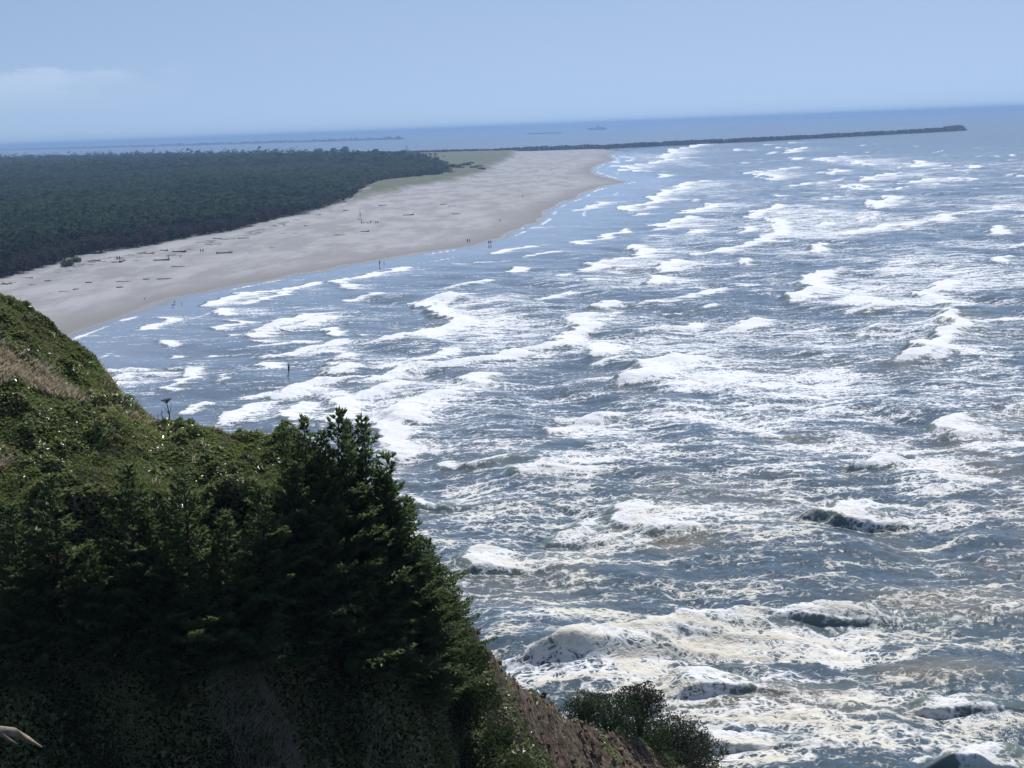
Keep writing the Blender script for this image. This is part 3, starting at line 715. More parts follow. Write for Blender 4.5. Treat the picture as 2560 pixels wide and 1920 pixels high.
def forest_mass():
    VV = []; FF = []; TT = []; n0 = 0
    libs = {}
    for lod, n in ((0, 90), (1, 34), (2, 14)):
        for kind in (0, 1, 2):
            for j in range(3): libs[(lod, kind, j)] = crown_blob(0, n, kind, 100 + j * 7 + kind + lod * 31)
    zz = land_h(fp[rest, 0], fp[rest, 1])
    patch = fbm(fp[rest, 0] / 120, fp[rest, 1] / 260, 33, 3)
    for m, i in enumerate(rest):
        x, y = fp[i]; d = dfr[i]; lod = 0 if y < 900 else (1 if y < 2200 else 2)
        u = rng.random(); kind = 2 if (d < 14 and u < 0.6) else (1 if u > (0.55 if y > 2400 else 0.9) else 0)
        v, f, t = libs[(lod, kind, int(rng.integers(3)))]
        h = (7 + 4 * rng.random() + 2 * patch[m]) * (1 + 0.45 * (kind == 1) * rng.random()) * (0.75 if kind == 2 else 1)
        if y > 2000: h *= 1.1 + 0.9 * rng.random() ** 4
        wd = h * rng.uniform(0.9, 1.3) * (1 + 0.55 * lod)
        if kind == 1: wd *= 0.62
        a = rng.random() * 6.28; ca, sa = math.cos(a), math.sin(a)
        szf = 1.0
        vv = np.empty_like(v); vv[:, 0] = (v[:, 0] * ca - v[:, 1] * sa) * wd + x; vv[:, 1] = (v[:, 0] * sa + v[:, 1] * ca) * wd + y; vv[:, 2] = v[:, 2] * h + zz[m] - 0.3
        VV.append(vv); FF.append(f + n0); TT.append(np.clip(t * 0.6 + 0.4 * rng.random() + 1.6 * (patch[m] - 0.5), 0, 1) + (2.0 if kind == 2 else 0)); n0 += len(v)
    s = NT('wood_foliage'); t = s.attr('tint'); dd = s.math('GREATER_THAN', t, 1.5)
    tt = s.math('SUBTRACT', t, s.math('MULTIPLY', dd, 2.0))
    c = s.mix(dd, s.mix(tt, (0.024, 0.048, 0.036), (0.058, 0.090, 0.060)), s.mix(tt, (0.033, 0.028, 0.029), (0.068, 0.055, 0.053)))
    p = s.bsdf(c, 0.9, 0.05); tr = s.n('ShaderNodeBsdfTranslucent'); s.put(tr.inputs['Color'], c)
    m = s.done(s.mixs(0.45, p, tr.outputs[0]))
    o = np_mesh('dense_wood', np.vstack(VV), np.vstack(FF), m, dict(tint=np.concatenate(TT)), smooth=False)
    tag(o, kind='stuff', label='dense dark green wood filling the peninsula behind the beach')
    print('forest trees', len(rest), 'faces', sum(len(f) for f in FF))
forest_mass()
# ---------------------------------------------------------------- headland in front
def cols(tab):      # 2212-px x, then values -> azimuth and columns
    return np.array(tab, float)
RIDGE = [(-700, 740), (-300, 745), (0, 763), (100, 822), (200, 884), (250, 884), (300, 905), (340, 932), (400, 928), (480, 938), (560, 950), (640, 968), (720, 1010), (800, 1085), (860, 1165), (930, 1268), (985, 1302), (1030, 1362), (1100, 1452), (1150, 1490), (1200, 1524), (1300, 1580), (1400, 1618), (1530, 1672), (1700, 1810), (1900, 2010), (2300, 2330), (2800, 2500)]
HILL2 = [(-700, 560), (-300, 590), (-60, 632), (0, 650), (60, 676), (120, 722), (165, 752), (210, 792), (250, 838), (268, 868), (290, 892), (315, 925), (335, 960), (380, 1100), (500, 1500), (800, 2200)]
DIST = cols([(-700, 35, 39, 45, 1100), (0, 36, 40, 46, 1110), (300, 37, 41, 47, 1080), (600, 38, 42, 45.5, 1075), (860, 40, 43, 44.5, 1330), (960, 42.5, 45, 47.5, 1400), (1030, 46, 49, 52, 1450), (1100, 49.5, 52.5, 57, 1570), (1200, 56, 60, 66, 1668),
             (1400, 69, 76, 84, 1690), (1530, 76, 88, 96, 1680), (1700, 88, 96, 104, 1830), (1900, 90, 98, 106, 2030), (2800, 90, 98, 106, 2520)])
def azel(lst):
    a = np.array(lst, float); A, E = rayd(a[:, 0] * K, a[:, 1] * K); o = np.argsort(A); return A[o], E[o]
rA, rE = azel(RIDGE); hA, hE = azel(HILL2); bA, bE = azel([(x, 1700) for x in range(-900, 3000, 100)])
dA, mE = azel([(q[0], q[4]) for q in DIST])
def head_base(X, Y):
    """height above the sea of the bare headland"""
    A = X / np.maximum(Y, 1.0)
    er = np.interp(A, rA, rE); em = np.interp(A, dA, mE); eb = np.interp(A, bA, bE)
    dn = np.interp(A, dA, DIST[:, 1]); dm = np.interp(A, dA, DIST[:, 2]); dr = np.interp(A, dA, DIST[:, 3])
    eb = np.minimum(eb, em - 0.004)
    ky = [0 * A, 0 * A + 2.5, 0 * A + 7, 0 * A + 20, dn, dm, dr, dr + 5, dr + 16, dr + 60, 0 * A + 400]
    kz = [0 * A - 1.7, 0 * A - 1.8, 0 * A - 6.5, 0 * A - 14.0, (eb - 0.02) * dn, em * dm, er * dr, er * dr - 5.5, np.minimum(er * dr - 24, -30), 0 * A - 56, 0 * A - 62]
    z = kz[0].copy()
    for i in range(len(ky) - 1):
        t = np.clip((Y - ky[i]) / (ky[i + 1] - ky[i]), 0, 1)
        z = np.where(Y >= ky[i], kz[i] + (kz[i + 1] - kz[i]) * t, z)
    e2 = np.interp(A, hA, hE)
    ky = [0, 50, 57, 68, 76, 92, 130, 400]; kz = [-60 + 0 * A, -24 + 0 * A, (e2 - 0.065) * 57, e2 * 68, e2 * 76 - 2.2, e2 * 92 - 16, -56 + 0 * A, -62 + 0 * A]
    z2 = np.full(A.shape, -60.0)
    for i in range(len(ky) - 1):
        t = np.clip((Y - ky[i]) / (ky[i + 1] - ky[i]), 0, 1)
        z2 = np.where(Y >= ky[i], kz[i] + (kz[i + 1] - kz[i]) * t, z2)
    z = np.maximum(z, z2)
    return z + CAM_Z
def spur_w(X, Y, zb):
    """low spur of dry grass running down the near slope"""
    px, py = to_px(X, np.maximum(Y, 1.0), zb); px = px / K; py = py / K
    cx = np.interp(py, [1380, 1500, 1700, 1900, 2100], [470, 500, 570, 650, 730])
    return np.exp(-((px - cx) / 85.0) ** 2) * sstep(1300, 1560, py) * sstep(26, 34, Y) * (Y < 45)
def head_h(X, Y):
    """height above the sea of the bare headland"""
    X = np.asarray(X, float); Y = np.asarray(Y, float); zb = head_base(X, Y)
    return zb + 1.0 * spur_w(X, Y, zb)
BROWN = [(1010, 1330), (1050, 1370), (1110, 1430), (1160, 1470), (1210, 1500), (1300, 1560), (1400, 1600), (1540, 1650), (1700, 1800), (1500, 1900), (1250, 1800), (1200, 1659), (1130, 1560), (1070, 1470)]
TAN = [(480, 1400), (530, 1440), (560, 1530), (620, 1580), (700, 1670), (680, 1800), (520, 1800), (520, 1600), (490, 1530)]
TAN2 = [(-200, 700), (0, 755), (110, 815), (235, 885), (300, 905), (340, 932), (280, 925), (200, 896), (120, 870), (60, 845), (0, 840), (-200, 840)]
TAN3 = [(-200, 960), (0, 975), (20, 990), (22, 1010), (0, 1030), (-200, 1030)]
RUST = [(235, 850), (345, 900), (345, 940), (230, 900)]
def masks(X, Y, Z):
    px, py = to_px(X, Y, Z); px = px / K; py = py / K
    w_ = 14 * (fbm(px / 40, py / 40, 3, 3) - 0.5) * 2
    near = Y < 54
    hill2 = (Y > 54) & (px < 420)
    br = in_poly(px + w_, py + w_, BROWN) & ~hill2
    sw = spur_w(X, Y, head_base(X, Y)) + (fbm(X / .7, Y / .7, 14, 3) - .5) * .7
    tn = ((sw > .5) | in_poly(px + w_, py + w_ * .5, TAN2) | in_poly(px + w_, py, TAN3)) & near
    ru = in_poly(px, py, RUST)
    return br, tn, ru, hill2
def make_head():
    nc = 460; at = np.linspace(-0.62, 0.52, nc)
    ys = np.concatenate([np.linspace(0.5, 30, 50), np.linspace(30.3, 56, 150), np.linspace(56.4, 110, 150), np.linspace(112, 170, 20)])
    Y = np.repeat(ys[:, None], nc, 1); X = Y * at[None, :]
    Z = head_h(X, Y)
    dz = 0.5 * (fbm(X / 2.2, Y / 2.2, 6, 4) - 0.5) + 0.9 * (fbm(X / 7, Y / 7, 16, 3) - 0.5) * sstep(6, 40, Y)
    br, tn, ru, h2 = masks(X, Y, Z)
    gul = (0.7 * np.abs(fbm(X / 3.0 + 4, Y / 4.0, 26, 3) - 0.5) + 0.7 * (fbm(X / 1.6, Y / 2.2, 27, 2, .5) - .5) - .1)
    Z = Z + dz * (Y > 4) + gul * br
    V = np.stack([X, Y, Z], -1).reshape(-1, 3)
    s = NT('cliff_soil'); P = s.pos(); b = s.attr('brown')
    n = s.noise(P, 0.9, 6, 0.68, 0.5); n2 = s.noise(P, 4, 5, 0.7)
    vo = s.n('ShaderNodeTexVoronoi'); vo.inputs['Scale'].default_value = 1.7; wv_ = s.n('ShaderNodeVectorMath'); wv_.operation = 'MULTIPLY_ADD'
    nz = s.n('ShaderNodeTexNoise'); nz.inputs['Scale'].default_value = 1.5; nz.inputs['Detail'].default_value = 4; s.put(nz.inputs['Vector'], P)
    s.put(wv_.inputs[0], nz.outputs['Color']); wv_.inputs[1].default_value = (1.3, 1.3, 1.3); s.put(wv_.inputs[2], P); s.put(vo.inputs['Vector'], wv_.outputs[0])
    n = s.math('ADD', s.math('MULTIPLY', n, 0.6), s.math('MULTIPLY', s.math('SUBTRACT', 1.0, vo.outputs['Distance']), 0.35))
    rock = s.mix(s.ramp(n, 0.35, 0.65), (0.12, 0.086, 0.056), (0.31, 0.24, 0.17))
    rock = s.mix(s.math('MULTIPLY', s.ramp(n2, 0.45, 0.6), 0.7), rock, (0.05, 0.04, 0.032))
    veg = s.mix(n, (0.030, 0.034, 0.018), (0.055, 0.05, 0.03))
    nm = s.bump(s.math('ADD', n, s.math('MULTIPLY', n2, 0.3)), 1.0, 0.9)
    m = s.done(s.bsdf(s.mix(b, veg, rock), 0.95, 0.15, nm))
    o = np_mesh('headland', V, grid_faces(len(ys), nc)[:, [3, 2, 1, 0]], m, dict(brown=br.ravel().astype(float)))
    tag(o, kind='structure', label='steep grassy headland with a bare brown cliff edge above the surf')
    # ground the camera stands on, sides and back of the headland
    return o
head = make_head()
def head_at(x, y):
    x = np.asarray(x, float); y = np.asarray(y, float)
    return head_h(x, y) + (0.5 * (fbm(x / 2.2, y / 2.2, 6, 4) - 0.5) + 0.9 * (fbm(x / 7, y / 7, 16, 3) - 0.5) * sstep(6, 40, y)) * (y > 4)

# ---- ground cover
def cover_pts(n, a0, a1, y0, y1):
    A = rng.uniform(a0, a1, n); Y = np.sqrt(rng.uniform(y0 * y0, y1 * y1, n)); return A * Y, Y
def leaf_quads(P, size, up=0.7, asp=0.45, seedr=None):
    n = len(P); nr_ = rng.normal(size=(n, 3)); nr_[:, 2] = np.abs(nr_[:, 2]) + up; nr_ /= np.linalg.norm(nr_, axis=1)[:, None]
    u = np.cross(nr_, rng.normal(size=(n, 3))); u /= np.linalg.norm(u, axis=1)[:, None]; w_ = np.cross(nr_, u)
    s_ = (size * rng.uniform(0.6, 1.35, n))[:, None]
    drop = np.array([[0, 0, 1.0]]) * s_ * 0.25
    V = np.stack([P - u * s_, P + w_ * s_ * asp, P + u * s_ - drop, P - w_ * s_ * asp], 1).reshape(-1, 3)
    return V, np.arange(n * 4).reshape(n, 4)
def make_cover():
    # salal and bramble: leafy mounds
    X, Y = cover_pts(900000, -0.40, 0.10, 34, 49)
    X2, Y2 = cover_pts(420000, -0.42, -0.20, 55, 71)
    X3, Y3 = cover_pts(420000, -0.06, 0.16, 42, 100)
    X = np.concatenate([X, X2, X3]); Y = np.concatenate([Y, Y2, Y3])
    Z = head_at(X, Y); br, tn, ru, h2 = masks(X, Y, Z)
    px, py = to_px(X, Y, Z); px /= K; py /= K
    A = X / Y; dr = np.interp(A, dA, DIST[:, 3])
    ok = (px > -90) & (px < 1650) & (py < 1760) & (py > 560) & ~(br & (fbm(X / 1.1, Y / 1.6, 58, 3) + .12 * rng.random(len(X)) < 0.66)) & ~(ru & (rng.random(len(X)) < .4)) & (rng.random(len(X)) > 0.30 * tn) & ((Y < dr + 0.8) | h2)
    # fewer leaves low down the dark slope
    dark = (py > 1120) & ~h2
    ok &= ~(dark & (rng.random(len(X)) > 0.75))
    ok &= rng.random(len(X)) < 0.42
    dr_ = dr; X, Y, Z, px, py, h2, dark, dr_ = (q[ok] for q in (X, Y, Z, px, py, h2, dark, dr_))
    lump = 1.35 * (fbm(X / 0.95, Y / 0.95, 71, 3) - 0.38) + 0.30 * (vnoise(X / 0.3, Y / 0.3, 5) - .5)
    big = 1.9 * (fbm(X / 3.0 + 5, Y / 2.6, 75, 2) - 0.42)
    lump = np.clip(lump, -0.02, 1) * np.where(dark, 0.45, 0.9) + np.clip(big, -0.1, 0.6) * np.where(dark, .4, .8) * ~h2 * sstep(0, 2.0, dr_ - Y)
    P = np.stack([X, Y, Z + lump * (1 - 0.75 * rng.random(len(X)) ** 1.5) + 0.03], 1)
    sz = 0.072 * np.maximum(1, Y / 46) ** 0.8
    patch = fbm(X / 1.6, Y / 1.6, 44, 3); fern = fbm(X / 1.1 + 9, Y / 1.1, 48, 3) > 0.56
    sz = sz * np.where(fern, 1.7, 0.95) * np.where(rng.random(len(X)) < .12, 1.5, 1)
    V, F = leaf_quads(P, sz, 0.5, np.where(fern, 0.16, 0.55)[:, None])
    tn_ = np.clip(0.0 + 1.5 * (patch - 0.33) + 0.5 * rng.random(len(X)) + .2 * fern - .42 * h2, 0, 1)
    tn_ = np.where(rng.random(len(X)) < .05 + .2 * (fbm(X / 1.2, Y / 1.2, 62, 3) > .6), 2.0, tn_)
    m = leaf_mat('salal_leaf', (0.022, 0.040, 0.014), (0.40, 0.43, 0.19), 0.30, 0.42, (0.15, 0.20, 0.06), 0.55, c3=(0.30, 0.24, 0.15))
    o = np_mesh('ground_cover', V, F, m, dict(tint=np.repeat(tn_, 4)), smooth=False)
    tag(o, kind='stuff', label='leafy green ground cover over the headland')
    print('leaves', len(X))
def make_grass():
    X, Y = cover_pts(560000, -0.40, 0.10, 35, 48.5); X2, Y2 = cover_pts(90000, -0.40, -0.15, 55, 72)
    X = np.concatenate([X, X2]); Y = np.concatenate([Y, Y2])
    Z = head_at(X, Y); br, tn, ru, h2 = masks(X, Y, Z); px, py = to_px(X, Y, Z); px /= K; py /= K
    clump = fbm(X / 1.3, Y / 1.3, 91, 3)
    A = X / Y; dr = np.interp(A, dA, DIST[:, 3])
    edge = h2 & (px > 215) & (rng.random(len(X)) < 0.18)
    onsp = spur_w(X, Y, head_base(X, Y)) > .12
    tn &= ~(onsp & (rng.random(len(X)) < .3))
    keep = (px > -90) & (px < 1100) & (py < 1760) & ((Y < dr + 0.5) | h2) & (tn | edge | (((clump > 0.66) & ~h2) & (rng.random(len(X)) < 0.10)) | (h2 & (rng.random(len(X)) < 0.012)))
    X, Y, Z, tn, px, py, h2, onsp = (q[keep] for q in (X, Y, Z, tn, px, py, h2, onsp)); n = len(X)
    hgt = rng.uniform(0.10, 0.30, n) * np.where(onsp, .55, 1) * (0.5 + fbm(X / .5, Y / .5, 8, 2)) * np.where(h2, 1.1, 1.0); lean = rng.normal(size=(n, 2)) * 0.26 + np.array([0.10, 0.02])
    a = rng.random(n) * 6.283; wd = 0.0065 * rng.uniform(0.8, 1.8, n) * np.where(h2, 1.5, 1)
    B = np.stack([X, Y, Z + 0.05], 1); U = np.stack([np.cos(a), np.sin(a), 0 * a], 1) * wd[:, None]
    T_ = B + np.stack([lean[:, 0] * hgt * 2, lean[:, 1] * hgt * 2, hgt], 1); M_ = B * 0.45 + T_ * 0.55 - np.stack([lean[:, 0] * .2, lean[:, 1] * .2, 0 * a], 1) * hgt[:, None]
    # blade: lower quad and a fuller seed head
    V = np.stack([B - U, B + U, M_ + U, M_ - U, T_ + U * 1.6 * 0.9, T_ - U * 1.6 * 0.9], 1).reshape(-1, 3)
    i = np.arange(n)[:, None] * 6
    F = np.concatenate([i + [[0, 1, 2, 3]], i + [[3, 2, 4, 5]]])
    t = np.clip(0.5 * rng.random(n) + 0.5 * fbm(X / 0.9, Y / 0.9, 3, 2) + 0.1, 0, 1)
    m = leaf_mat('dry_grass_blade', (0.19, 0.17, 0.13), (0.55, 0.51, 0.43), 0.8, 0.35, (0.5, 0.42, 0.28), 0.15)
    o = np_mesh('dry_grass', V, F, m, dict(tint=np.repeat(t, 6)), smooth=False)
    tag(o, kind='stuff', label='dry tan grass with pale seed heads on the headland'); print('grass', n)
make_cover(); make_grass()

def rubble():
    q = np.random.default_rng(8); X, Y = cover_pts(9000, -0.03, 0.17, 44, 98); Z = head_at(X, Y); br, tn, ru, h2 = masks(X, Y, Z)
    A = X / Y; ok = br & (Y < np.interp(A, dA, DIST[:, 3]) + 1.0); X, Y, Z = X[ok][:1100], Y[ok][:1100], Z[ok][:1100]; n = len(X)
    ico = bmesh.new(); bmesh.ops.create_icosphere(ico, subdivisions=1, radius=1.0); v0 = np.array([v.co[:] for v in ico.verts]); f0 = np.array([[v.index for v in f.verts] for f in ico.faces]); ico.free()
    V = []; F = []
    for i in range(n):
        v = v0 * (1 + .28 * q.normal(size=(len(v0), 1))) * q.uniform(.5, 1.2, 3) * (0.07 + .20 * q.random() ** 3); V.append(v + np.array([X[i], Y[i], Z[i] + .03])); F.append(f0 + i * len(v0))
    o = np_mesh('rubble', np.vstack(V), np.vstack(F), plain('cliff_stone', (0.10, 0.074, 0.054), (0.20, 0.15, 0.11), 1.5, .95, .8, .05, obj=False), smooth=False)
    tag(o, kind='stuff', label='loose brown stones and clods on the bare cliff edge')
rubble()

# ---- spruces
def spruce(seed, nb, lean=0.0, flat=1.0, wild=0.0):
    """one spruce of height 1: list of needle-twig quads and a trunk with limbs"""
    q = np.random.default_rng(seed); tw = []; mb = MB(); H = 4.6
    tz = np.linspace(0, H, 9); tr = np.stack([lean * (tz / H) ** 1.5 * H + 0.03 * np.sin(tz * 3 + seed), 0.03 * np.cos(tz * 2.3 + seed), tz], 1)
    mb.tube(tr, np.linspace(0.075, 0.008, 9), 6)
    P = []; D = []; S = []
    for b in range(nb):
        h = 0.04 + 0.95 * (b + q.random()) / nb; z = h * H; base = np.array([np.interp(z, tz, tr[:, 0]), np.interp(z, tz, tr[:, 1]), z])
        a = b * 2.399 + q.normal() * 0.35; L = (1.75 * (1 - h) ** 1.05 + 0.13) * q.uniform(0.55, 1.3) * flat
        if wild and q.random() < wild: L *= 1.35
        up = 0.12 + 0.75 * h + q.normal() * 0.2
        d = np.array([math.cos(a), math.sin(a), up]); d /= np.linalg.norm(d)
        sag = 0.28 * (1 - h)
        n = max(int(L / 0.085), 3); tt = (np.arange(n) + 0.6) / n
        pts = base + d * (tt * L)[:, None] + np.array([0, 0, -sag * L]) * (np.sin(tt * 3.14) * 0.5)[:, None]
        mb.tube(np.vstack([base, pts[n // 2], pts[-1]]), [0.022 * (1 - h) + .006, 0.012, 0.004], 4, cap=False)
        side = np.cross(d, [0, 0, 1.0]); side /= np.linalg.norm(side)
        for i in range(n):
            if tt[i] < 0.22: continue
            for sgn in (-1, 1):
                sl = 0.42 * L * (1.05 - tt[i]) * q.uniform(0.6, 1.2) + 0.10
                dirr = d * 0.75 + side * sgn * 0.8 + np.array([0, 0, q.normal() * 0.18 + 0.05]); dirr /= np.linalg.norm(dirr)
                k = max(int(sl / 0.085), 1)
                for j in range(k):
                    p0 = pts[i] + dirr * sl * (j + 0.2) / k
                    dj = dirr + q.normal(size=3) * 0.35 + np.array([0, 0, .12]); dj /= np.linalg.norm(dj)
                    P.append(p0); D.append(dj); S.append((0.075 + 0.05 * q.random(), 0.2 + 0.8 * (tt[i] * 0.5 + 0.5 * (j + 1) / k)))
        for j in range(3):
            dj = d + q.normal(size=3) * 0.25; dj /= np.linalg.norm(dj); P.append(pts[-1]); D.append(dj); S.append((0.11, 1.0))
    for j in range(6):
        P.append(tr[-1] - np.array([0, 0, 0.05 * j])); dj = np.array([q.normal() * .35, q.normal() * .35, 1]); D.append(dj / np.linalg.norm(dj)); S.append((0.12, 1.0))
    P = np.array(P); D = np.array(D); S = np.array(S); n = len(P)
    L_ = S[:, 0:1]; ref = q.normal(size=(n, 3)); u = np.cross(D, ref); u /= np.linalg.norm(u, axis=1)[:, None]; v = np.cross(D, u)
    V = []; w_ = 0.030
    for ax in (u, v):
        V.append(np.stack([P, P + D * L_ * 0.35 + ax * w_ * 1.35, P + D * L_ * 1.6, P + D * L_ * 0.35 - ax * w_ * 1.35], 1))
    V = np.concatenate(V).reshape(-1, 3); F = np.arange(len(V)).reshape(-1, 4)
    T = np.tile(np.repeat(np.clip(0.15 + 0.55 * S[:, 1] ** 2 + q.normal(size=n) * 0.12, 0, 1), 4), 2)  # tips paler than inner twigs: sunlit bough ends put into the colour
    return V, F, T, mb
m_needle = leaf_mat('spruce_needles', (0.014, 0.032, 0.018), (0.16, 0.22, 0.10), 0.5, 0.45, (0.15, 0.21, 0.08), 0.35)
SPR = []
def sprproto(seed, nb, lean, flat, wild=0.0):
    root = empty('spruce'); V, F, T, mb = spruce(seed, nb, lean, flat, wild)
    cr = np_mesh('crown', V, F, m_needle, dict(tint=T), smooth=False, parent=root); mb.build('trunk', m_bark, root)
    print('spruce faces', len(F)); return root
# (px of tip, py of tip [2212 view], forward distance, height, proto, width, label)
TREES = [
 (722, 892, 43.5, 5.6, 0, .80, 'tallest spruce, its ragged tip standing against the white surf'),
 (790, 905, 44.0, 5.0, 1, .75, 'spruce with a thin dead-looking top just right of the tallest spruce tip'),
 (655, 905, 44.2, 4.4, 2, .72, 'spruce with a blunt double top left of the tallest spruce'),
 (614, 925, 44.6, 3.6, 1, .55, 'slim small-topped spruce at the left end of the dark clump'),
 (842, 985, 43.6, 4.6, 3, .85, 'windswept spruce on the right shoulder of the dark clump'),
 (880, 1080, 43.2, 4.2, 2, .85, 'spruce on the seaward edge below the right shoulder of the clump'),
 (925, 1165, 43.4, 3.6, 0, .85, 'low spruce on the seaward edge above the outstretched branch'),
 (975, 1235, 45.6, 2.6, 3, 1.0, 'lowest seaward spruce, its branch reaching out over the surf'),
 (395, 1020, 41.2, 4.6, 4, .92, 'sunlit spruce with layered boughs in the middle of the slope'),
 (560, 1045, 41.6, 3.8, 1, 1.0, 'spruce with yellow green boughs between the sunlit spruce and the dark clump'),
 (270, 1005, 41.0, 4.2, 0, .95, 'broad dark spruce in the left half of the slope'),
 (110, 1030, 40.6, 3.8, 2, 1.0, 'grey green spruce beside the pale grass at the left'),
 (30, 1250, 38.6, 2.6, 4, .95, 'small spruce with lit boughs low at the left border of the picture'),
 (430, 1225, 39.4, 2.9, 3, .95, 'lower spruce with bright tips below the sunlit middle spruce'),
 (690, 1100, 41.8, 4.2, 4, 1.0, 'deep green spruce in front of the tallest spruce'),
 (810, 1190, 42.0, 3.6, 0, 1.05, 'dark spruce low on the right part of the slope'),
 (190, 1180, 39.3, 3.2, 1, .95, 'shaded spruce low on the left part of the slope'),
 (905, 1300, 43.2, 3.0, 2, 1.0, 'shaded spruce beside the bare brown cliff'),
 (752, 915, 44.2, 4.2, 2, .7, 'narrow spruce tip between the tallest spruce and its right neighbour'),
 (690, 935, 43.0, 4.4, 0, .8, 'spruce close in front and left of the tallest spruce'),
 (765, 985, 42.6, 4.4, 1, 1.0, 'spruce in front of the right neighbour of the tallest spruce'),
 (630, 1000, 42.8, 4.0, 4, .9, 'bushy spruce at the left foot of the dark clump'),
 (838, 1040, 42.8, 4.0, 0, .9, 'inner spruce under the right shoulder of the dark clump'),
 (900, 1180, 42.4, 3.4, 1, 1.0, 'inner spruce left of the low seaward one'),
 (950, 1300, 44.2, 2.8, 2, 1.1, 'squat spruce where the clump meets the cliff edge'),
 (480, 1110, 41.0, 3.8, 0, 1.0, 'spruce just right of the sunlit middle spruce'),
 (330, 1100, 40.4, 3.4, 3, .9, 'leaning spruce just left of the sunlit middle spruce'),
 (20, 1090, 39.6, 3.4, 0, 1.0, 'spruce at the left border under the pale grass'),
 (340, 1330, 38.5, 2.3, 2, .95, 'shaded young spruce under the broad dark spruce'),
]

SP = [sprproto(31, 92, 0.02, 1.0), sprproto(47, 86, -0.04, 0.9, .1), sprproto(53, 96, 0.0, 0.85), sprproto(67, 86, 0.12, 1.0, .2), sprproto(71, 80, 0.0, 1.05)]
su = set()
for i, (tx, ty, yd, h, k, wd, lab) in enumerate(TREES):
    A_, E_ = rayd([tx * K], [ty * K]); x = A_[0] * yd; ztip = CAM_Z + E_[0] * yd
    best = None
    for yt in np.arange(35.0, yd + 1.0, 0.1):      # stand the tree where its foot meets the slope
        gz = float(head_at(np.array([A_[0] * yt]), np.array([yt]))[0]); dd_ = abs(gz - (CAM_Z + E_[0] * yt - h * .93))
        if best is None or dd_ < best[0]: best = (dd_, yt)
    yd = best[1]; x = A_[0] * yd; ztip = CAM_Z + E_[0] * yd
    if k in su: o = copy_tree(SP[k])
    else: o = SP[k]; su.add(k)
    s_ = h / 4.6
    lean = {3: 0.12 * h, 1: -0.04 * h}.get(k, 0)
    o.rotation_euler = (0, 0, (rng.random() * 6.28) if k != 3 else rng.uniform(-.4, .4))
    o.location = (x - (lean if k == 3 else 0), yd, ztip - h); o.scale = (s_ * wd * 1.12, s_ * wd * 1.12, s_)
    tag(o, lab, 'tree', 'wind-shaped spruces on the headland slope')

# ---- shrubs on the cliff edge
def shrub(name, tx, ty, yd, r, hgt, n, mat, lab, cat='shrub', seed=0, leaf=0.05, stem=True, cut=0.25):
    q = np.random.default_rng(seed + 900); A_, E_ = rayd([tx * K], [ty * K]); x = A_[0] * yd; zt = CAM_Z + E_[0] * yd
    root = empty(name, (x, yd, zt - hgt))
    v = q.normal(size=(n, 3)); v /= np.linalg.norm(v, axis=1)[:, None]; v *= (q.random(n) ** 0.4)[:, None]
    lob = 0.72 + 0.5 * fbm(v[:, 0] * 2.2 + seed, v[:, 1] * 2.2 + v[:, 2] * 2.7, seed, 3)
    P = v * lob[:, None] * np.array([r, r, hgt * (1 - cut) * 0.55]) + np.array([0, 0, hgt * (cut + (1 - cut) * 0.5)])
    V, F = leaf_quads(P, np.full(n, leaf), 0.4, 0.45)
    t = np.clip(fbm(P[:, 0] * 3, P[:, 2] * 3 + P[:, 1], seed, 2) * 0.8 + 0.3 * q.random(n), 0, 1)
    np_mesh('foliage', V, F, mat, dict(tint=np.repeat(t, 4)), smooth=False, parent=root)
    mb = MB()
    for j in range(5):
        a = j * 1.26 + seed; mb.tube([(0, 0, -0.3), (0.15 * r * math.cos(a), 0.15 * r * math.sin(a), 0.3 * hgt), (0.5 * r * math.cos(a), 0.5 * r * math.sin(a), 0.75 * hgt)], [0.05 * hgt, 0.035 * hgt, 0.01 * hgt], 5)
    mb.build('stem', m_bark, root); return tag(root, lab, cat, 'shrubs on the lower cliff edge')
m_sh = leaf_mat('cliff_shrub_leaf', (0.014, 0.028, 0.012), (0.06, 0.088, 0.028), 0.75, 0.3, spec=0.1)
m_sh2 = leaf_mat('brown_shrub_leaf', (0.018, 0.026, 0.014), (0.07, 0.075, 0.040), 0.8, 0.25, spec=0.1)
shrub('shrub', 1380, 1480, 82, 1.5, 2.6, 5000, m_sh2, 'upright dark bush with a split round top standing on the lower cliff edge', seed=1, leaf=.07, cut=.35)
shrub('shrub', 1310, 1500, 80, 2.1, 2.9, 6000, m_sh, 'green bush left of the upright dark bush on the cliff edge', seed=2, leaf=.07)
shrub('shrub', 1262, 1497, 77, 1.3, 2.0, 3500, m_sh, 'small pointed bush highest on the lower cliff edge', seed=3, leaf=.06)
shrub('shrub', 1370, 1555, 84, 2.4, 2.6, 6000, m_sh, 'sunlit green bush at the foot of the upright dark bush', seed=4, leaf=.075)
shrub('shrub', 1440, 1545, 90, 2.7, 4.0, 8000, m_sh2, 'brown leafed bush on the outer cliff edge right of the upright dark bush', seed=5, leaf=.08)
shrub('shrub', 1480, 1575, 92, 2.6, 4.5, 8000, m_sh2, 'outermost brown bush above the surf at the foot of the cliff', seed=6, leaf=.08)
shrub('shrub', 1370, 1610, 82, 2.8, 3.0, 7000, m_sh, 'dark green bush at the bottom border beside the bare cliff', seed=7, leaf=.075)
shrub('shrub', 1450, 1625, 88, 3.2, 4.0, 8000, m_sh2, 'dark bush at the bottom border below the outermost brown bush', seed=8, leaf=.08)

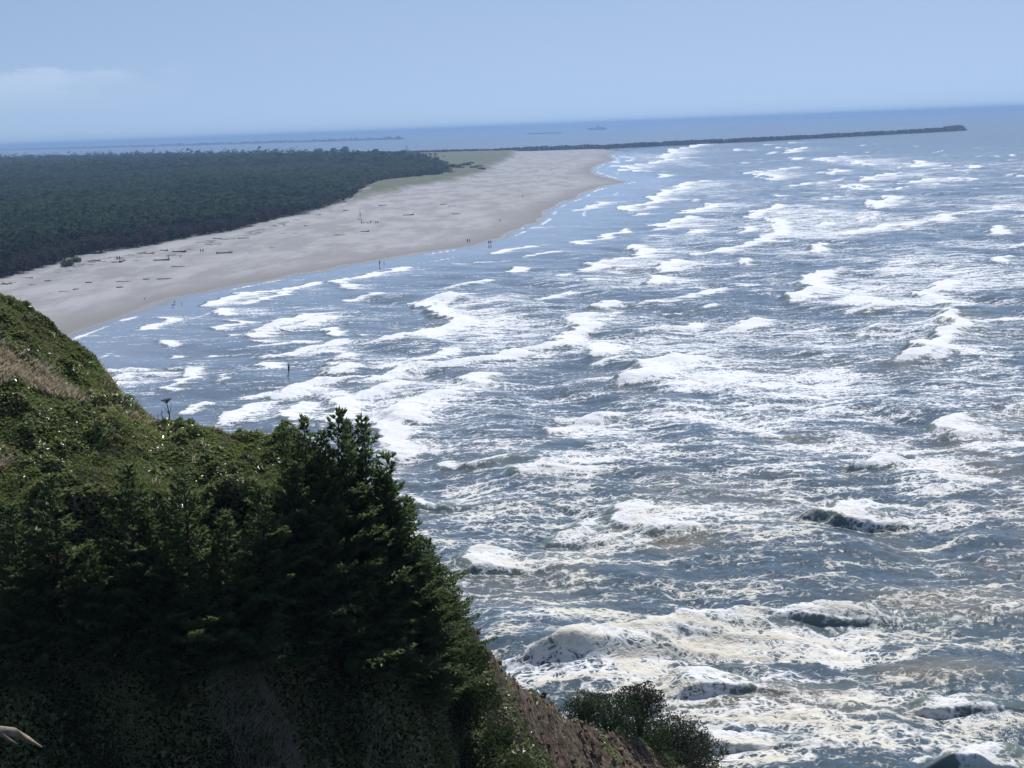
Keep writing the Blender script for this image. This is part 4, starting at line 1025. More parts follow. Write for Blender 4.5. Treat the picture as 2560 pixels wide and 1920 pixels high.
for i, (tx, ty, yd, r, hg) in enumerate([(1000, 1400, 45.5, .9, 1.1), (1025, 1480, 46.5, .9, 1.0), (1060, 1570, 48.5, .9, 1.0), (1100, 1640, 50.5, 1.0, 1.1), (985, 1500, 45, 1.2, 1.4), (1000, 1600, 45, 1.3, 1.4)]):
    shrub('shrub', tx, ty, yd, r, hg, 2600, m_sh, ['highest', 'second highest', 'third highest', 'lowest', 'upper inner', 'lower inner'][i] + ' of the low dark bushes hugging the left side of the bare cliff', seed=30 + i, leaf=.06)

# ---- tall umbel stalk, bleached branch
def umbel():
    yd = 46.8; A_, E_ = rayd([(366) * K], [(940) * K]); b = np.array([A_[0] * yd, yd, CAM_Z + E_[0] * yd - 0.35])
    A2, E2 = rayd([360 * K], [864 * K]); t = np.array([A2[0] * yd, yd, CAM_Z + E2[0] * yd])
    root = empty('umbel_plant', tuple(b)); L = t - b; mb = MB()
    st = [(0, 0, 0), (L[0] * 0.1 + .04, 0, L[2] * .4), (L[0] * 0.3 + .04, 0.02, L[2] * .68), (L[0], 0, L[2] * 0.93)]
    mb.tube(st, [0.028, 0.022, 0.018, 0.012], 7)
    mb.tube([st[2], (st[2][0] - 0.10, .03, L[2] * .8), (st[2][0] - 0.20, .05, L[2] * .9)], [0.01, .007, .004], 5)
    mb.tube([st[2], (st[2][0] + 0.06, -.03, L[2] * .8), (st[2][0] + 0.10, -.05, L[2] * .95)], [0.01, .007, .004], 5)
    mb.build('stalk', m_darkw, root)
    mb = MB()
    for j in range(16):
        a = j / 16 * 6.283; r = 0.13 + 0.03 * math.sin(j * 5); e = (L[0] + r * math.cos(a), r * math.sin(a), L[2] + 0.02 * math.cos(a))
        mb.tube([st[3], ((st[3][0] + e[0]) / 2, e[1] / 2, (st[3][2] * .55 + e[2] * .45)), e], [0.005, .004, .003], 4)
        for k in range(4):
            mb.tube([e, (e[0] + .03 * math.cos(k * 1.6), e[1] + .03 * math.sin(k * 1.6), e[2] + .012)], [.004, .011], 5)
    for j in range(10):
        a = j * 2.4; r = 0.03 + 0.008 * j; e = (L[0] + r * math.cos(a), r * math.sin(a), L[2] + .02)
        mb.tube([st[3], e], [.004, .012], 5)
    mb.build('flower_head', m_darkw, root)
    tag(root, 'tall dead flower stalk with a flat umbel top on the ridge above the water', 'plant')
umbel()
def stalks():
    for i, (tx, ty, hh) in enumerate([(333, 902, .5), (341, 896, .6), (349, 890, .62), (352, 905, .5), (338, 912, .45), (376, 900, .5), (425, 922, .3), (452, 925, .28), (10, 642, 1.4), (95, 690, .8)]):
        yd = 46.5 if tx > 200 else 67.0; A_, E_ = rayd([tx * K], [ty * K]); x = A_[0] * yd; z = CAM_Z + E_[0] * yd
        mb = MB(); mb.tube([(x, yd, z - hh - .2), (x + .02, yd, z - hh * .4), (x - .01, yd, z)], [.01, .008, .004], 4)
        for k in range(6): mb.tube([(x, yd, z - .05 * k), (x + .04 * math.sin(k * 2), yd + .03 * math.cos(k * 2), z - .05 * k + .05)], [.006, .009], 4)
        o = mb.build('weed_stalk', m_drift if i % 2 else m_darkw)
        tag(o, 'thin dry weed stalk with seeds standing up from the ridge', 'plant', 'dry weed stalks on the ridges')
stalks()
def branch():
    yd = 17.0; pts = [(-120, 1590), (-40, 1578), (0, 1580), (30, 1582), (60, 1597), (90, 1614)]
    P = []
    for i, (a, b) in enumerate(pts):
        A_, E_ = rayd([a * K], [b * K]); d_ = yd + 0.15 * math.sin(i * 2); P.append((A_[0] * d_, d_, CAM_Z + E_[0] * d_))
    mb = MB(); mb.tube(P, [0.085, .075, .062, .055, .035, .010], 10)
    mb.tube([P[2], tuple(np.array(P[2]) + (.10, -.03, -.09)), tuple(np.array(P[2]) + (.20, -.05, -.14))], [.03, .02, .006], 6)
    root = mb.build('bleached_branch', plain('bleached_wood', (0.42, 0.36, 0.26), (0.22, 0.16, 0.11), 9, 0.8, 0.7, 0.02))
    # the dead snag it belongs to reaches down left of the picture to the ground
    z0 = float(head_at(np.array([P[0][0] - 1.2]), np.array([yd + .6]))[0])
    m2 = MB(); m2.tube([P[0], (P[0][0] - .5, yd + .2, P[0][2] - .4), (P[0][0] - 1.0, yd + .5, (P[0][2] + z0) / 2), (P[0][0] - 1.2, yd + .6, z0 - .3)], [.11, .13, .16, .2], 9)
    m2.build('snag_trunk', bpy.data.materials['bleached_wood'], root)
    tag(root, 'bleached bare branch curving in at the lower left border', 'branch')
branch()
# ---------------------------------------------------------------- jetty, far breakwater, ship
m_rock = plain('jetty_rock', (0.07, 0.068, 0.066), (0.03, 0.029, 0.029), 0.05, 0.9, 0.6, 1.0, obj=False)
def rocks_line(name, pts, width, height, n, sz, mat, seed, wob=0.0):
    q = np.random.default_rng(seed); P = np.array(pts, float); seg = np.linalg.norm(np.diff(P, axis=0), axis=1); cum = np.concatenate([[0], np.cumsum(seg)])
    # rubble core
    m = max(int(cum[-1] / (sz * 1.2)), 8); t = np.linspace(0, cum[-1], m); cx = np.interp(t, cum, P[:, 0]); cy = np.interp(t, cum, P[:, 1])
    tx = np.gradient(cx); ty = np.gradient(cy); L = np.hypot(tx, ty); nx, ny = -ty / L, tx / L
    hh = height * (0.72 + 0.45 * fbm(t / (sz * 9), t * 0 + seed, seed, 4))
    prof = [(-1, -1.5), (-.62, .35), (-.3, .92), (.3, .92), (.62, .35), (1, -1.5)]
    V = np.stack([np.stack([cx + nx * width * a * (1 + .2 * q.normal(size=m)), cy + ny * width * a, np.where(b < 0, -2.0, hh * b * (1 + .12 * q.normal(size=m)))], -1) for a, b in prof], 1).reshape(-1, 3)
    F = []
    k = len(prof); i = np.arange(m * k).reshape(m, k)
    F = np.stack([i[:-1, :-1], i[1:, :-1], i[1:, 1:], i[:-1, 1:]], -1).reshape(-1, 4)
    cap = np.array([[0, 1, 4, 5], [1, 2, 3, 4]]); F = np.vstack([F, cap, cap + (m - 1) * k])
    # boulders
    base = np.array([(x, y, z) for x in (-1, 1) for y in (-1, 1) for z in (-1, 1)], float) * 0.5
    bf = np.array([(0, 1, 3, 2), (4, 6, 7, 5), (0, 4, 5, 1), (2, 3, 7, 6), (0, 2, 6, 4), (1, 5, 7, 3)])
    VV = [V]; FF = [F]; c0 = len(V)
    tt = q.random(n) * cum[-1]; a = q.uniform(-.9, .9, n); bx = np.interp(tt, cum, P[:, 0]); by = np.interp(tt, cum, P[:, 1])
    ix = np.clip((tt / cum[-1] * (m - 1)).astype(int), 0, m - 1)
    ht = hh[ix] * np.clip(1.05 - np.abs(a) ** 1.3 * 1.1, 0, 1)
    S = sz * q.uniform(.5, 1.3, n)
    for j in range(n):
        M_ = np.array(Matrix.Rotation(q.random() * 6.28, 3, 'Z') @ Matrix.Rotation(q.random() * 1.5, 3, 'X'))
        v = (base * (1 + .25 * q.normal(size=(8, 3)))) @ M_.T * S[j] * np.array([1, 1, .7]) + np.array([bx[j] + nx[ix[j]] * width * a[j], by[j] + ny[ix[j]] * width * a[j], ht[j]])
        VV.append(v); FF.append(bf + c0); c0 += 8
    return np_mesh(name, np.vstack(VV), np.vstack(FF), mat, smooth=False)
jp = [on_plane(*p) for p in [(880, 389.5), (1080, 386), (1275, 381), (1454, 374), (1600, 367.5), (1800, 358), (2000, 348), (2200, 337.5), (2385, 327.5), (2408, 326)]]
j = rocks_line('jetty', jp, 10, 7.6, 3600, 3.8, m_rock, 3); tag(j, 'long dark boulder jetty running from the beach far out to sea', 'jetty')
j2 = rocks_line('jetty_head', [on_plane(2362, 326.4), on_plane(2404, 324.2)], 13, 10.0, 420, 4.2, m_rock, 5); j2.parent = j
fb = [on_plane(*p) for p in [(-160, 380.5), (0, 376.5), (250, 370.5), (500, 363), (760, 355.5), (1000, 348.2)]]
o = rocks_line('breakwater', fb, 40, 12.0, 900, 16, m_rock, 9); tag(o, 'thin dark breakwater far across the river mouth', 'breakwater')
fb2 = [on_plane(*p) for p in [(1322, 335.2), (1350, 334.6), (1400, 333.3)]]
o = rocks_line('reef', fb2, 18, 3.0, 160, 7, m_rock, 12); tag(o, 'low broken reef on the water left of the grey ship', 'reef')

def ship():
    cx, cy = on_plane(1493, 324.5); L = 46 * cy / F0
    root = empty('ship', (cx, cy, 0), 0.10)
    st = np.linspace(-.5, .5, 15); bw = L * 0.065; hb = L * 0.085
    V = []
    for s_ in st:
        w_ = bw * (1 - max(0, (-s_ - .12) / .38) ** 2.2) * (1 - .25 * max(0, (s_ - .3) / .2) ** 2); sh = hb * (1 + .45 * max(0, (-s_ - .1) / .4) ** 1.5 + .05 * max(0, s_ - .3))
        x = s_ * L; rake = -.035 * L if s_ < -.45 else 0
        V += [(x, -w_ * .55, -3), (x, -w_ * .85, hb * .3), (x + rake, -w_, sh), (x + rake, w_, sh), (x, w_ * .85, hb * .3), (x, w_ * .55, -3)]
    i = np.arange(90).reshape(15, 6); F = np.stack([i[:-1, :-1], i[:-1, 1:], i[1:, 1:], i[1:, :-1]], -1).reshape(-1, 4); F = np.vstack([F, [[0, 1, 4, 5], [1, 2, 3, 4], [84, 85, 88, 89], [85, 86, 87, 88]]])
    g = plain('ship_grey_paint', (0.045, 0.05, 0.06), (0.03, 0.035, 0.045), .1, .6, .1); g2 = plain('ship_deck_paint', (0.07, 0.075, 0.085), (0.05, .055, .06), .1, .6, .1)
    np_mesh('hull', V, F, g, smooth=False, parent=root)
    mb = MB(); z = hb
    mb.box((.07 * L, 0, z + .03 * L), (.30 * L, bw * 1.5, .06 * L), taper=.92); mb.box((.02 * L, 0, z + .085 * L), (.14 * L, bw * 1.2, .08 * L), taper=.9); mb.box((.30 * L, 0, z + .02 * L), (.18 * L, bw * 1.3, .04 * L), taper=.95)
    mb.build('superstructure', g2, root, smooth=False)
    mb = MB(); mb.box((.10 * L, 0, z + .12 * L), (.05 * L, bw * .7, .05 * L), taper=.8); mb.build('funnel', g, root, smooth=False)
    mb = MB(); mb.tube([(.03 * L, 0, z + .1 * L), (.03 * L, 0, z + .24 * L)], [.008 * L, .004 * L], 6); mb.tube([(.03 * L, -bw * .6, z + .19 * L), (.03 * L, bw * .6, z + .19 * L)], .003 * L, 5); mb.tube([(.0 * L, 0, z + .17 * L), (.06 * L, 0, z + .17 * L)], .004 * L, 5)
    mb.build('mast', g, root)
    mb = MB(); mb.tube([(-.22 * L, 0, z * 1.05), (-.22 * L, 0, z + .035 * L)], [.02 * L, .014 * L], 8); mb.tube([(-.22 * L, 0, z + .03 * L), (-.29 * L, 0, z + .04 * L)], .005 * L, 6); mb.build('deck_gun', g, root)
    tag(root, 'grey ship with a tall mast steaming left near the horizon', 'ship')
    mb = MB(); r_ = np.random.default_rng(4)
    for k in range(14):
        x = cx - L * (.47 + .035 * k * .6) ; mb.tube([(x - 4, cy + 0, .1), (x, cy, 1.2 + 2.5 * math.exp(-k / 4)), (x + 5, cy, .1)], [1.0, 3.0, 1.0], 6)
    o = mb.build('bow_wave', plain('spray_white', (0.8, .82, .85), (.7, .72, .75), 1)); tag(o, 'small white bow wave in front of the grey ship', 'bow wave')
ship()

# ---------------------------------------------------------------- people
def skin_mesh(name, pts, edges, rad, mat, parent=None, root=0, lvl=1):
    me = bpy.data.meshes.new(name); me.from_pydata(pts, edges, []); o = bpy.data.objects.new(name, me); COL.objects.link(o)
    md = o.modifiers.new('skin', 'SKIN'); md.use_smooth_shade = True; md.branch_smoothing = 0.6
    for i, r in enumerate(rad):
        sv = me.skin_vertices[0].data[i]; sv.radius = (r, r) if np.isscalar(r) else r; sv.use_root = (i == root)
    ss = o.modifiers.new('sub', 'SUBSURF'); ss.levels = lvl; ss.render_levels = lvl
    me.materials.append(mat)
    dg = bpy.context.evaluated_depsgraph_get(); m2 = bpy.data.meshes.new_from_object(o.evaluated_get(dg)); o.modifiers.clear(); o.data = m2; m2.name = name
    if not len(m2.materials): m2.materials.append(mat)
    if parent: o.parent = parent
    return o
def pose(kind):
    """joint positions of a 1.75 m figure facing -y"""
    J = dict(pelvis=(0, 0, .95), chest=(0, 0, 1.28), neck=(0, 0, 1.47), head=(0, -.01, 1.60), top=(0, -.01, 1.71))
    for s, n in ((-1, 'l'), (1, 'r')):
        J['sh' + n] = (s * .19, 0, 1.41); J['hip' + n] = (s * .10, 0, .92)
        J['kn' + n] = (s * .11, -.02, .50); J['an' + n] = (s * .12, .02, .09); J['to' + n] = (s * .13, -.16, .035)
        J['el' + n] = (s * .25, .02, 1.14); J['wr' + n] = (s * .26, -.08, .90); J['ha' + n] = (s * .26, -.11, .82)
    if kind == 'fish':
        J['elr'] = (.27, -.10, 1.20); J['wrr'] = (.14, -.32, 1.22); J['har'] = (.10, -.39, 1.24); J['ell'] = (-.26, -.12, 1.17); J['wrl'] = (-.08, -.34, 1.12); J['hal'] = (-.02, -.39, 1.14)
        J['anr'] = (.17, .10, .09); J['tor'] = (.19, -.07, .035)
    if kind == 'walk':
        J['knr'] = (.10, -.16, .53); J['anr'] = (.11, -.26, .10); J['tor'] = (.12, -.44, .06); J['knl'] = (-.10, .06, .49); J['anl'] = (-.11, .32, .14); J['tol'] = (-.11, .20, .035)
        J['elr'] = (.25, .14, 1.16); J['wrr'] = (.25, .10, .93); J['har'] = (.25, .06, .85); J['ell'] = (-.25, -.08, 1.15); J['wrl'] = (-.24, -.26, .98); J['hal'] = (-.24, -.33, .95)
    if kind == 'sit':
        for k in ('pelvis', 'chest', 'neck', 'head', 'top', 'shl', 'shr', 'ell', 'elr', 'wrl', 'wrr', 'hal', 'har', 'hipl', 'hipr'):
            x, y, z = J[k]; J[k] = (x, y + .15 - .12 * max(0, z - .95), z - .75)
        for s, n in ((-1, 'l'), (1, 'r')):
            J['hip' + n] = (s * .10, .14, .17); J['kn' + n] = (s * .14, -.28, .50); J['an' + n] = (s * .13, -.48, .09); J['to' + n] = (s * .13, -.66, .04)
            J['el' + n] = (s * .24, -.04, .45); J['wr' + n] = (s * .16, -.25, .52); J['ha' + n] = (s * .12, -.32, .54)
    return J
m_skin = plain('skin', (0.42, 0.27, 0.19), (0.36, 0.22, 0.16), 8, .6, .05)
m_hair = plain('hair', (0.05, 0.035, 0.025), (0.03, .02, .015), 30, .7, .2)
def cloth(n, c): return plain(n, c, tuple(x * .7 for x in c), 12, .9, .2)
cl = dict(navy=cloth('navy_cloth', (0.03, .035, .06)), black=cloth('black_cloth', (0.022, .022, .026)), olive=cloth('olive_cloth', (0.10, .11, .05)), grey=cloth('grey_cloth', (0.20, .20, .21)),
          wine=cloth('wine_cloth', (0.10, .03, .035)), jean=cloth('denim_cloth', (0.05, .07, .11)), khaki=cloth('khaki_cloth', (0.22, .19, .13)), teal=cloth('teal_cloth', (.03, .09, .10)))
def person(kind, px, py, top, legs, lab, rz=0.0, hat=False, sink=0.0, group=None, hs=1.0, z=None):
    J = pose(kind); ks = list(J); ix = {k: i for i, k in enumerate(ks)}; pts = [J[k] for k in ks]
    # five fingers and a thumb on each hand
    E = [('pelvis', 'chest'), ('chest', 'neck'), ('neck', 'head'), ('head', 'top')]
    rad = dict(pelvis=(.135, .10), chest=(.15, .105), neck=.055, head=(.085, .10), top=.06, kn=.058, an=.042, to=.035, hip=.085, sh=.06, el=.042, wr=.028, ha=(.035, .02))
    for n in 'lr': E += [('chest', 'sh' + n), ('sh' + n, 'el' + n), ('el' + n, 'wr' + n), ('wr' + n, 'ha' + n), ('pelvis', 'hip' + n), ('hip' + n, 'kn' + n), ('kn' + n, 'an' + n), ('an' + n, 'to' + n)]
    rr = [rad.get(k, rad.get(k[:-1])) for k in ks]; ed = [(ix[a], ix[b]) for a, b in E]
    for n in 'lr':
        h = np.array(J['ha' + n]); wv = h - np.array(J['wr' + n]); wv /= np.linalg.norm(wv); sd_ = np.cross(wv, [0, 0, 1.0]); sd_ = sd_ / (np.linalg.norm(sd_) + 1e-6) if np.linalg.norm(sd_) > .2 else np.array([0, 1.0, 0])
        for f in range(5):
            o_ = (f - 2) * .014 if f < 4 else .03; ln = (.055, .065, .062, .05, .04)[f]; d_ = wv if f < 4 else (wv * .6 + sd_ * .8)
            a_ = h + sd_ * o_ + d_ * ln * .5; b_ = a_ + d_ * ln * .6 + np.array([0, 0, -.012]); i0 = len(pts); pts += [tuple(a_), tuple(b_)]; rr += [.009, .007]; ed += [(ix['ha' + n], i0), (i0, i0 + 1)]
    x, y = on_plane(px, py, 0.0); zz = float(land_h(np.array([x]), np.array([y]))[0]); 
    if z is not None: zz = z
    elif zz > 0: x, y = on_plane(px, py, zz)
    zz = max(zz, 0.0) if z is None else z
    body = skin_mesh('person', pts, ed, rr, m_skin, root=0)
    body.location = (x, y, zz - sink); body.rotation_euler = (0, 0, rz); body.scale = (hs, hs, hs)
    def sub(name, keys, r, mat):
        k2 = keys; p2 = [J[k] for k in k2]; e2 = [(k2.index(a), k2.index(b)) for a, b in E if a in k2 and b in k2]
        return skin_mesh(name, p2, e2, [r.get(k, r.get(k[:-1])) for k in k2], mat, body)
    sub('jacket', ['pelvis', 'chest', 'neck', 'shl', 'shr', 'ell', 'elr', 'wrl', 'wrr'], dict(pelvis=(.165, .13), chest=(.185, .135), neck=.075, sh=.085, el=.062, wr=.045), top)
    sub('trousers', ['pelvis', 'hipl', 'hipr', 'knl', 'knr', 'anl', 'anr'], dict(pelvis=(.15, .12), hip=.105, kn=.078, an=.065), legs)
    hd = np.array(J['head']); mb = MB()
    if hat:
        mb.tube([hd + (0, 0, .05), hd + (0, 0, .065)], [.19, .17], 12); mb.tube([hd + (0, 0, .055), hd + (0, 0, .15), hd + (0, 0, .17)], [.115, .10, .05], 12); h_ = mb.build('hat', cl['black'], body)
    else:
        mb.tube([hd + (0, .035, -.05), hd + (0, .03, .03), hd + (0, .02, .09), hd + (0, .01, .135)], [.07, .112, .10, .03], 10); h_ = mb.build('hair', m_hair, body)
    # face: nose, eyes, ears as relief on the head
    mb = MB(); mb.tube([hd + (0, -.095, .02), hd + (0, -.125, -.015), hd + (0, -.10, -.03)], [.008, .014, .008], 5)
    for s in (-1, 1): mb.tube([hd + (s * .082, 0, .02), hd + (s * .098, 0, 0), hd + (s * .082, 0, -.025)], [.006, .016, .006], 5)
    mb.build('nose_and_ears', m_skin, body)
    mb = MB()
    for s in (-1, 1): mb.tube([hd + (s * .032 - .01, -.098, .015), hd + (s * .032 + .01, -.098, .015)], .007, 5)
    mb.tube([hd + (-.022, -.094, -.052), hd + (.022, -.094, -.052)], .006, 5); mb.build('eyes_and_mouth', m_hair, body)
    tag(body, lab, 'person', group); return body
def rod(p, ln=3.4, dx=-.9, up=2.4, lab=''):
    x, y, z = p.location; rz = p.rotation_euler.z
    h = Vector((.05, -.39, 1.2)); h.rotate(Matrix.Rotation(rz, 3, 'Z')); a = Vector((x, y, z)) + h
    b = a + Vector((dx, .2, up)); mb = MB(); mb.tube([tuple(a - (b - a) * .12), tuple(a), tuple(a * .5 + b * .5 + Vector((0, 0, .1))), tuple(b)], [.02, .018, .012, .005], 5)
    mb.tube([tuple(a + Vector((0, 0, -.06))), tuple(a + Vector((0, .05, -.10)))], [.03, .03], 7)
    o = mb.build('fishing_rod', cl['black']); tag(o, lab, 'fishing rod')
p1 = person('fish', 949, 664, cl['navy'], cl['black'], 'lone angler standing in the shallow wash near the middle of the beach', 1.2, hs=1.12, z=-0.02)
rod(p1, lab='fishing rod held by the lone angler in the shallow wash', dx=.5)
p2 = person('fish', 722, 928, cl['grey'], cl['olive'], 'angler in olive waders and a hat, knee deep in the water', 1.0, hat=True, sink=0.25, hs=1.12, z=0.0)
rod(p2, lab='fishing rod held by the wading angler in the hat', dx=-.5, up=1.8)
person('stand', 1169, 606.5, cl['navy'], cl['black'], 'left walker of the dark-clothed pair on the sand by the waterline', .5, group='pairs of walkers')
person('walk', 1174, 606, cl['wine'], cl['black'], 'right walker in wine red of the pair on the sand by the waterline', .9, group='pairs of walkers', hs=.96)
person('stand', 1222, 611, cl['black'], cl['grey'], 'left wader of the pair at the edge of the wash', 2.6, group='pairs of walkers', z=0)
person('walk', 1227, 610.5, cl['wine'], cl['jean'], 'right wader of the pair at the edge of the wash', 3.0, group='pairs of walkers', z=0)
person('walk', 1250, 555.5, cl['black'], cl['jean'], 'lone walker in dark clothes on the sand above the pairs', 1.2, hs=1.02)
person('walk', 1307, 494.5, cl['navy'], cl['black'], 'far walker alone in the middle of the upper beach', 2.1, hs=1.15)
person('walk', 502, 632, cl['grey'], cl['jean'], 'left one of two strollers near the driftwood under the wood', .6, group='two strollers')
person('stand', 508, 632, cl['navy'], cl['khaki'], 'right one of two strollers near the driftwood under the wood', .2, group='two strollers')
person('stand', 927, 559, cl['black'], cl['jean'], 'person standing beside the driftwood bench in the middle of the beach', .4)
person('sit', 939, 558, cl['navy'], cl['grey'], 'left one of two people sitting on the sand right of the standing person', .8, group='people sitting by the driftwood')
person('sit', 944, 557.5, cl['wine'], cl['black'], 'right one of two people sitting on the sand right of the standing person', -.3, group='people sitting by the driftwood')
person('sit', 897, 550, cl['teal'], cl['black'], 'person sitting alone left of the upright posts', 1.3)
person('sit', 573, 633, cl['navy'], cl['jean'], 'left one of two people sitting against the big dark root', .5, group='people sitting by the root')
person('sit', 580, 632.5, cl['black'], cl['grey'], 'right one of two people sitting against the big dark root', .1, group='people sitting by the root')
person('stand', 293, 650, cl['grey'], cl['black'], 'left one of two people standing beside the dark triangular stump', .1, group='people by the stump')
person('stand', 299, 650, cl['wine'], cl['black'], 'right one of two people standing beside the dark triangular stump', .5, group='people by the stump')

# ---------------------------------------------------------------- driftwood
def place(px, py, z=None):
    x, y = on_plane(px, py, 1.0)
    for _ in range(3):
        zz = float(land_h(np.array([x]), np.array([y]))[0]) + 0.05; x, y = on_plane(px, py, zz)
    return x, y, zz
def log_mesh(L, r, seed, mat, name='driftwood_log', stubs=3, root=False):
    q = random.Random(seed); mb = MB(); n = 7; pts = [(-L / 2 + L * i / (n - 1), q.uniform(-.04, .04) * L, r * .7 + q.uniform(-.05, .1) * r) for i in range(n)]
    mb.tube(pts, [r * (1.15 - .6 * i / (n - 1)) * q.uniform(.9, 1.1) for i in range(n)], 8)
    for k in range(stubs):
        i = q.randrange(1, n - 1); a = q.uniform(0, 3.14); l = r * q.uniform(1.5, 4)
        mb.tube([pts[i], (pts[i][0] + l * .4, pts[i][1] + l * math.cos(a), pts[i][2] + l * abs(math.sin(a)))], [r * .4, r * .12], 5)
    if root:
        for k in range(11):
            a = k / 11 * 6.28; l = r * q.uniform(2.2, 3.6); mb.tube([pts[0], (pts[0][0] - r * .8, pts[0][1] + l * .6 * math.cos(a), max(pts[0][2] + l * .6 * math.sin(a), .1)), (pts[0][0] - r * q.uniform(.2, 1.6), pts[0][1] + l * math.cos(a), max(pts[0][2] + l * math.sin(a), .05))], [r * .8, r * .4, r * .1], 5)
    return mb.build(name, mat)
protoL = [log_mesh(6, .28, 1, m_drift), log_mesh(9, .33, 2, m_darkw), log_mesh(5, .22, 3, m_drift, stubs=5), log_mesh(4, .4, 4, m_darkw, stubs=1), log_mesh(7, .35, 5, m_darkw, root=True), log_mesh(6, .3, 6, m_drift, root=True)]
usedL = set()
def putlog(k, px, py, rz, lab, s=1.0, group=None, cat='driftwood log', sz=None):
    o = protoL[k] if k not in usedL else protoL[k].copy()
    if k in usedL: COL.objects.link(o)
    usedL.add(k); o.location = place(px, py); o.rotation_euler = (0, 0, rz); o.scale = (s, s * 0.9, (sz or s) * 0.85)
    return tag(o, lab, cat, group)
BIG = [(1, 310, 705, 0.1, 'dark straight log lying on the lower left sand, left of the longest log'), (1, 411, 698, .05, 'longest dark log lying low on the left part of the beach'), (3, 366, 699, .1, 'short dark log between the two long logs on the left sand'),
 (3, 300, 719, .3, 'dark humped log nearest the water on the left part of the beach'), (3, 222, 707, .1, 'short dark log left of the dark straight log'), (2, 82, 712, -.1, 'log at the foot of the wood near the left border'), (3, 120, 703, .5, 'dark stump-like log under the leaning tree at the left'),
 (3, 190, 724, .9, 'small dark log on end of a thin pole on the left sand'), (0, 160, 729, .05, 'thin pale pole lying on the left sand'), (1, 445, 667, .3, 'dark tapering log right below the driftwood frame'), (1, 850, 588, .05, 'flat dark log below the seated people in the middle of the beach'),
 (2, 708, 584, .1, 'thin log left of the flat dark log, farther up the sand'), (2, 739, 584, -.1, 'thin pale log just right of another thin log on the upper sand'), (0, 681, 620, -.7, 'pale slanting log in the middle of the beach'), (2, 587, 611, .4, 'thin grey log above the big dark root'),
 (4, 610, 596, .3, 'uprooted dark trunk with prongs at the edge of the wood'), (3, 764, 565, .8, 'forked dark wood piece standing up on the sand'), (4, 911, 579, 2.6, 'short dark root with a raised end below the upright posts'), (4, 958, 514, .1, 'spread dark branch on the upper sand'),
 (4, 865, 527, 1.2, 'dark upright root at the end of the wood edge'), (4, 1020, 538, 3.2, 'large dark log with a raised right end on the middle beach'), (4, 562, 633, .5, 'big dark uprooted root mass on the open sand'), (4, 307, 654, 1.5, 'dark triangular stump with a hole near the wood'),
 (4, 402, 651, 3.0, 'dark wedge shaped stump right of the triangular stump'), (4, 446, 630, 2.8, 'dark leaning root in front of the trees'), (1, 1130, 516, .1, 'thin dark log far up the right beach'), (1, 1110, 511, .2, 'thin dark log just left of another on the far right beach'), (1, 1140, 535, 0, 'short dark log right of the large dark log'),
 (3, 1341, 427, .2, 'small dark log near the far end of the beach'), (3, 1379, 424, .7, 'dark wood speck farthest out on the beach'), (3, 1348, 444, .4, 'small dark log above the sand spit')]
for k, px, py, rz, lab in BIG:
    s = {4: .75, 3: .6}.get(k, .6); s *= 1.0 - max(0, (650 - py)) / 600 * .25
    if lab.startswith('large dark log'): s *= 1.2
    if 'big dark uprooted' in lab or 'triangular' in lab or 'wedge' in lab or 'leaning root' in lab: s *= 1.25
    putlog(k, px, py, rz, lab, s)
# posts and bench of the driftwood camp in the middle of the beach
def posts():
    for (px, py, h, lab) in ((900.5, 541.5, 3.6, 'taller upright driftwood post standing alone above the camp'), (903.5, 559, 3.2, 'upright driftwood post at the left end of the bench')):
        x, y, z = place(px, py); mb = MB(); mb.tube([(0, 0, -.3), (.05, 0, h * .5), (-.05, 0, h)], [.2, .16, .10], 8); mb.tube([(0, 0, h * .6), (.3, 0, h * .75)], [.07, .03], 5)
        o = mb.build('driftwood_post', m_darkw); o.location = (x, y, z); tag(o, lab, 'post')
    for (px, py, L, lab) in ((914, 559, 3.6, 'driftwood bench plank on short legs beside the upright post'), (436, 643, 7.0, 'long low driftwood frame with pale beam on the left beach')):
        x, y, z = place(px, py); o = empty('driftwood_bench', (x, y, z), .08)
        mb = MB(); mb.tube([(-L / 2, 0, .75), (0, .05, .8), (L / 2, 0, .75)], [.2, .18, .2], 8, squash=.6); mb.build('seat', m_drift, o)
        for s in (-1, 1):
            mb = MB(); mb.tube([(s * L * .36, 0, -.1), (s * L * .36, 0, .62)], [.18, .15], 7); mb.build('leg', m_darkw, o)
        tag(o, lab, 'bench')
posts()
# pale drift logs and roots strewn along the foot of the wood
q = random.Random(5); ff = FOREST_FRONT[2:17]
for i in range(118):
    k = q.randrange(len(ff) - 1) if i > 60 else q.randrange(2, 9); t = q.random(); a, b = ff[k], ff[k + 1]
    px = (a[0] + (b[0] - a[0]) * t) * K; py = (a[1] + (b[1] - a[1]) * t) * K + abs(q.gauss(3, 6)) + 1
    kk = q.choice([0, 2, 5, 0, 2, 4, 5])
    putlog(kk, px, py, q.uniform(-.8, .8) + q.choice([0, 3.14]), {0: 'pale bleached log in the drift line at the foot of the wood', 2: 'thin pale branchy log in the drift line at the foot of the wood', 5: 'pale log with roots in the drift line at the foot of the wood', 4: 'dark rooted log in the drift line at the foot of the wood'}[kk],
           q.uniform(.35, .7), 'driftwood strewn along the foot of the wood')
for i in range(26):
    t = q.random(); a, b = (560, 510), (1080, 392); px = (800 + (1100 - 800) * t) * K; py = (414 + (340 - 414) * t) * K + abs(q.gauss(4, 5))
    putlog(q.choice([0, 2]), px, py, q.uniform(-.6, .6), 'pale log at the edge of the grassy dunes', q.uniform(.8, 1.3), 'driftwood along the dune edge')
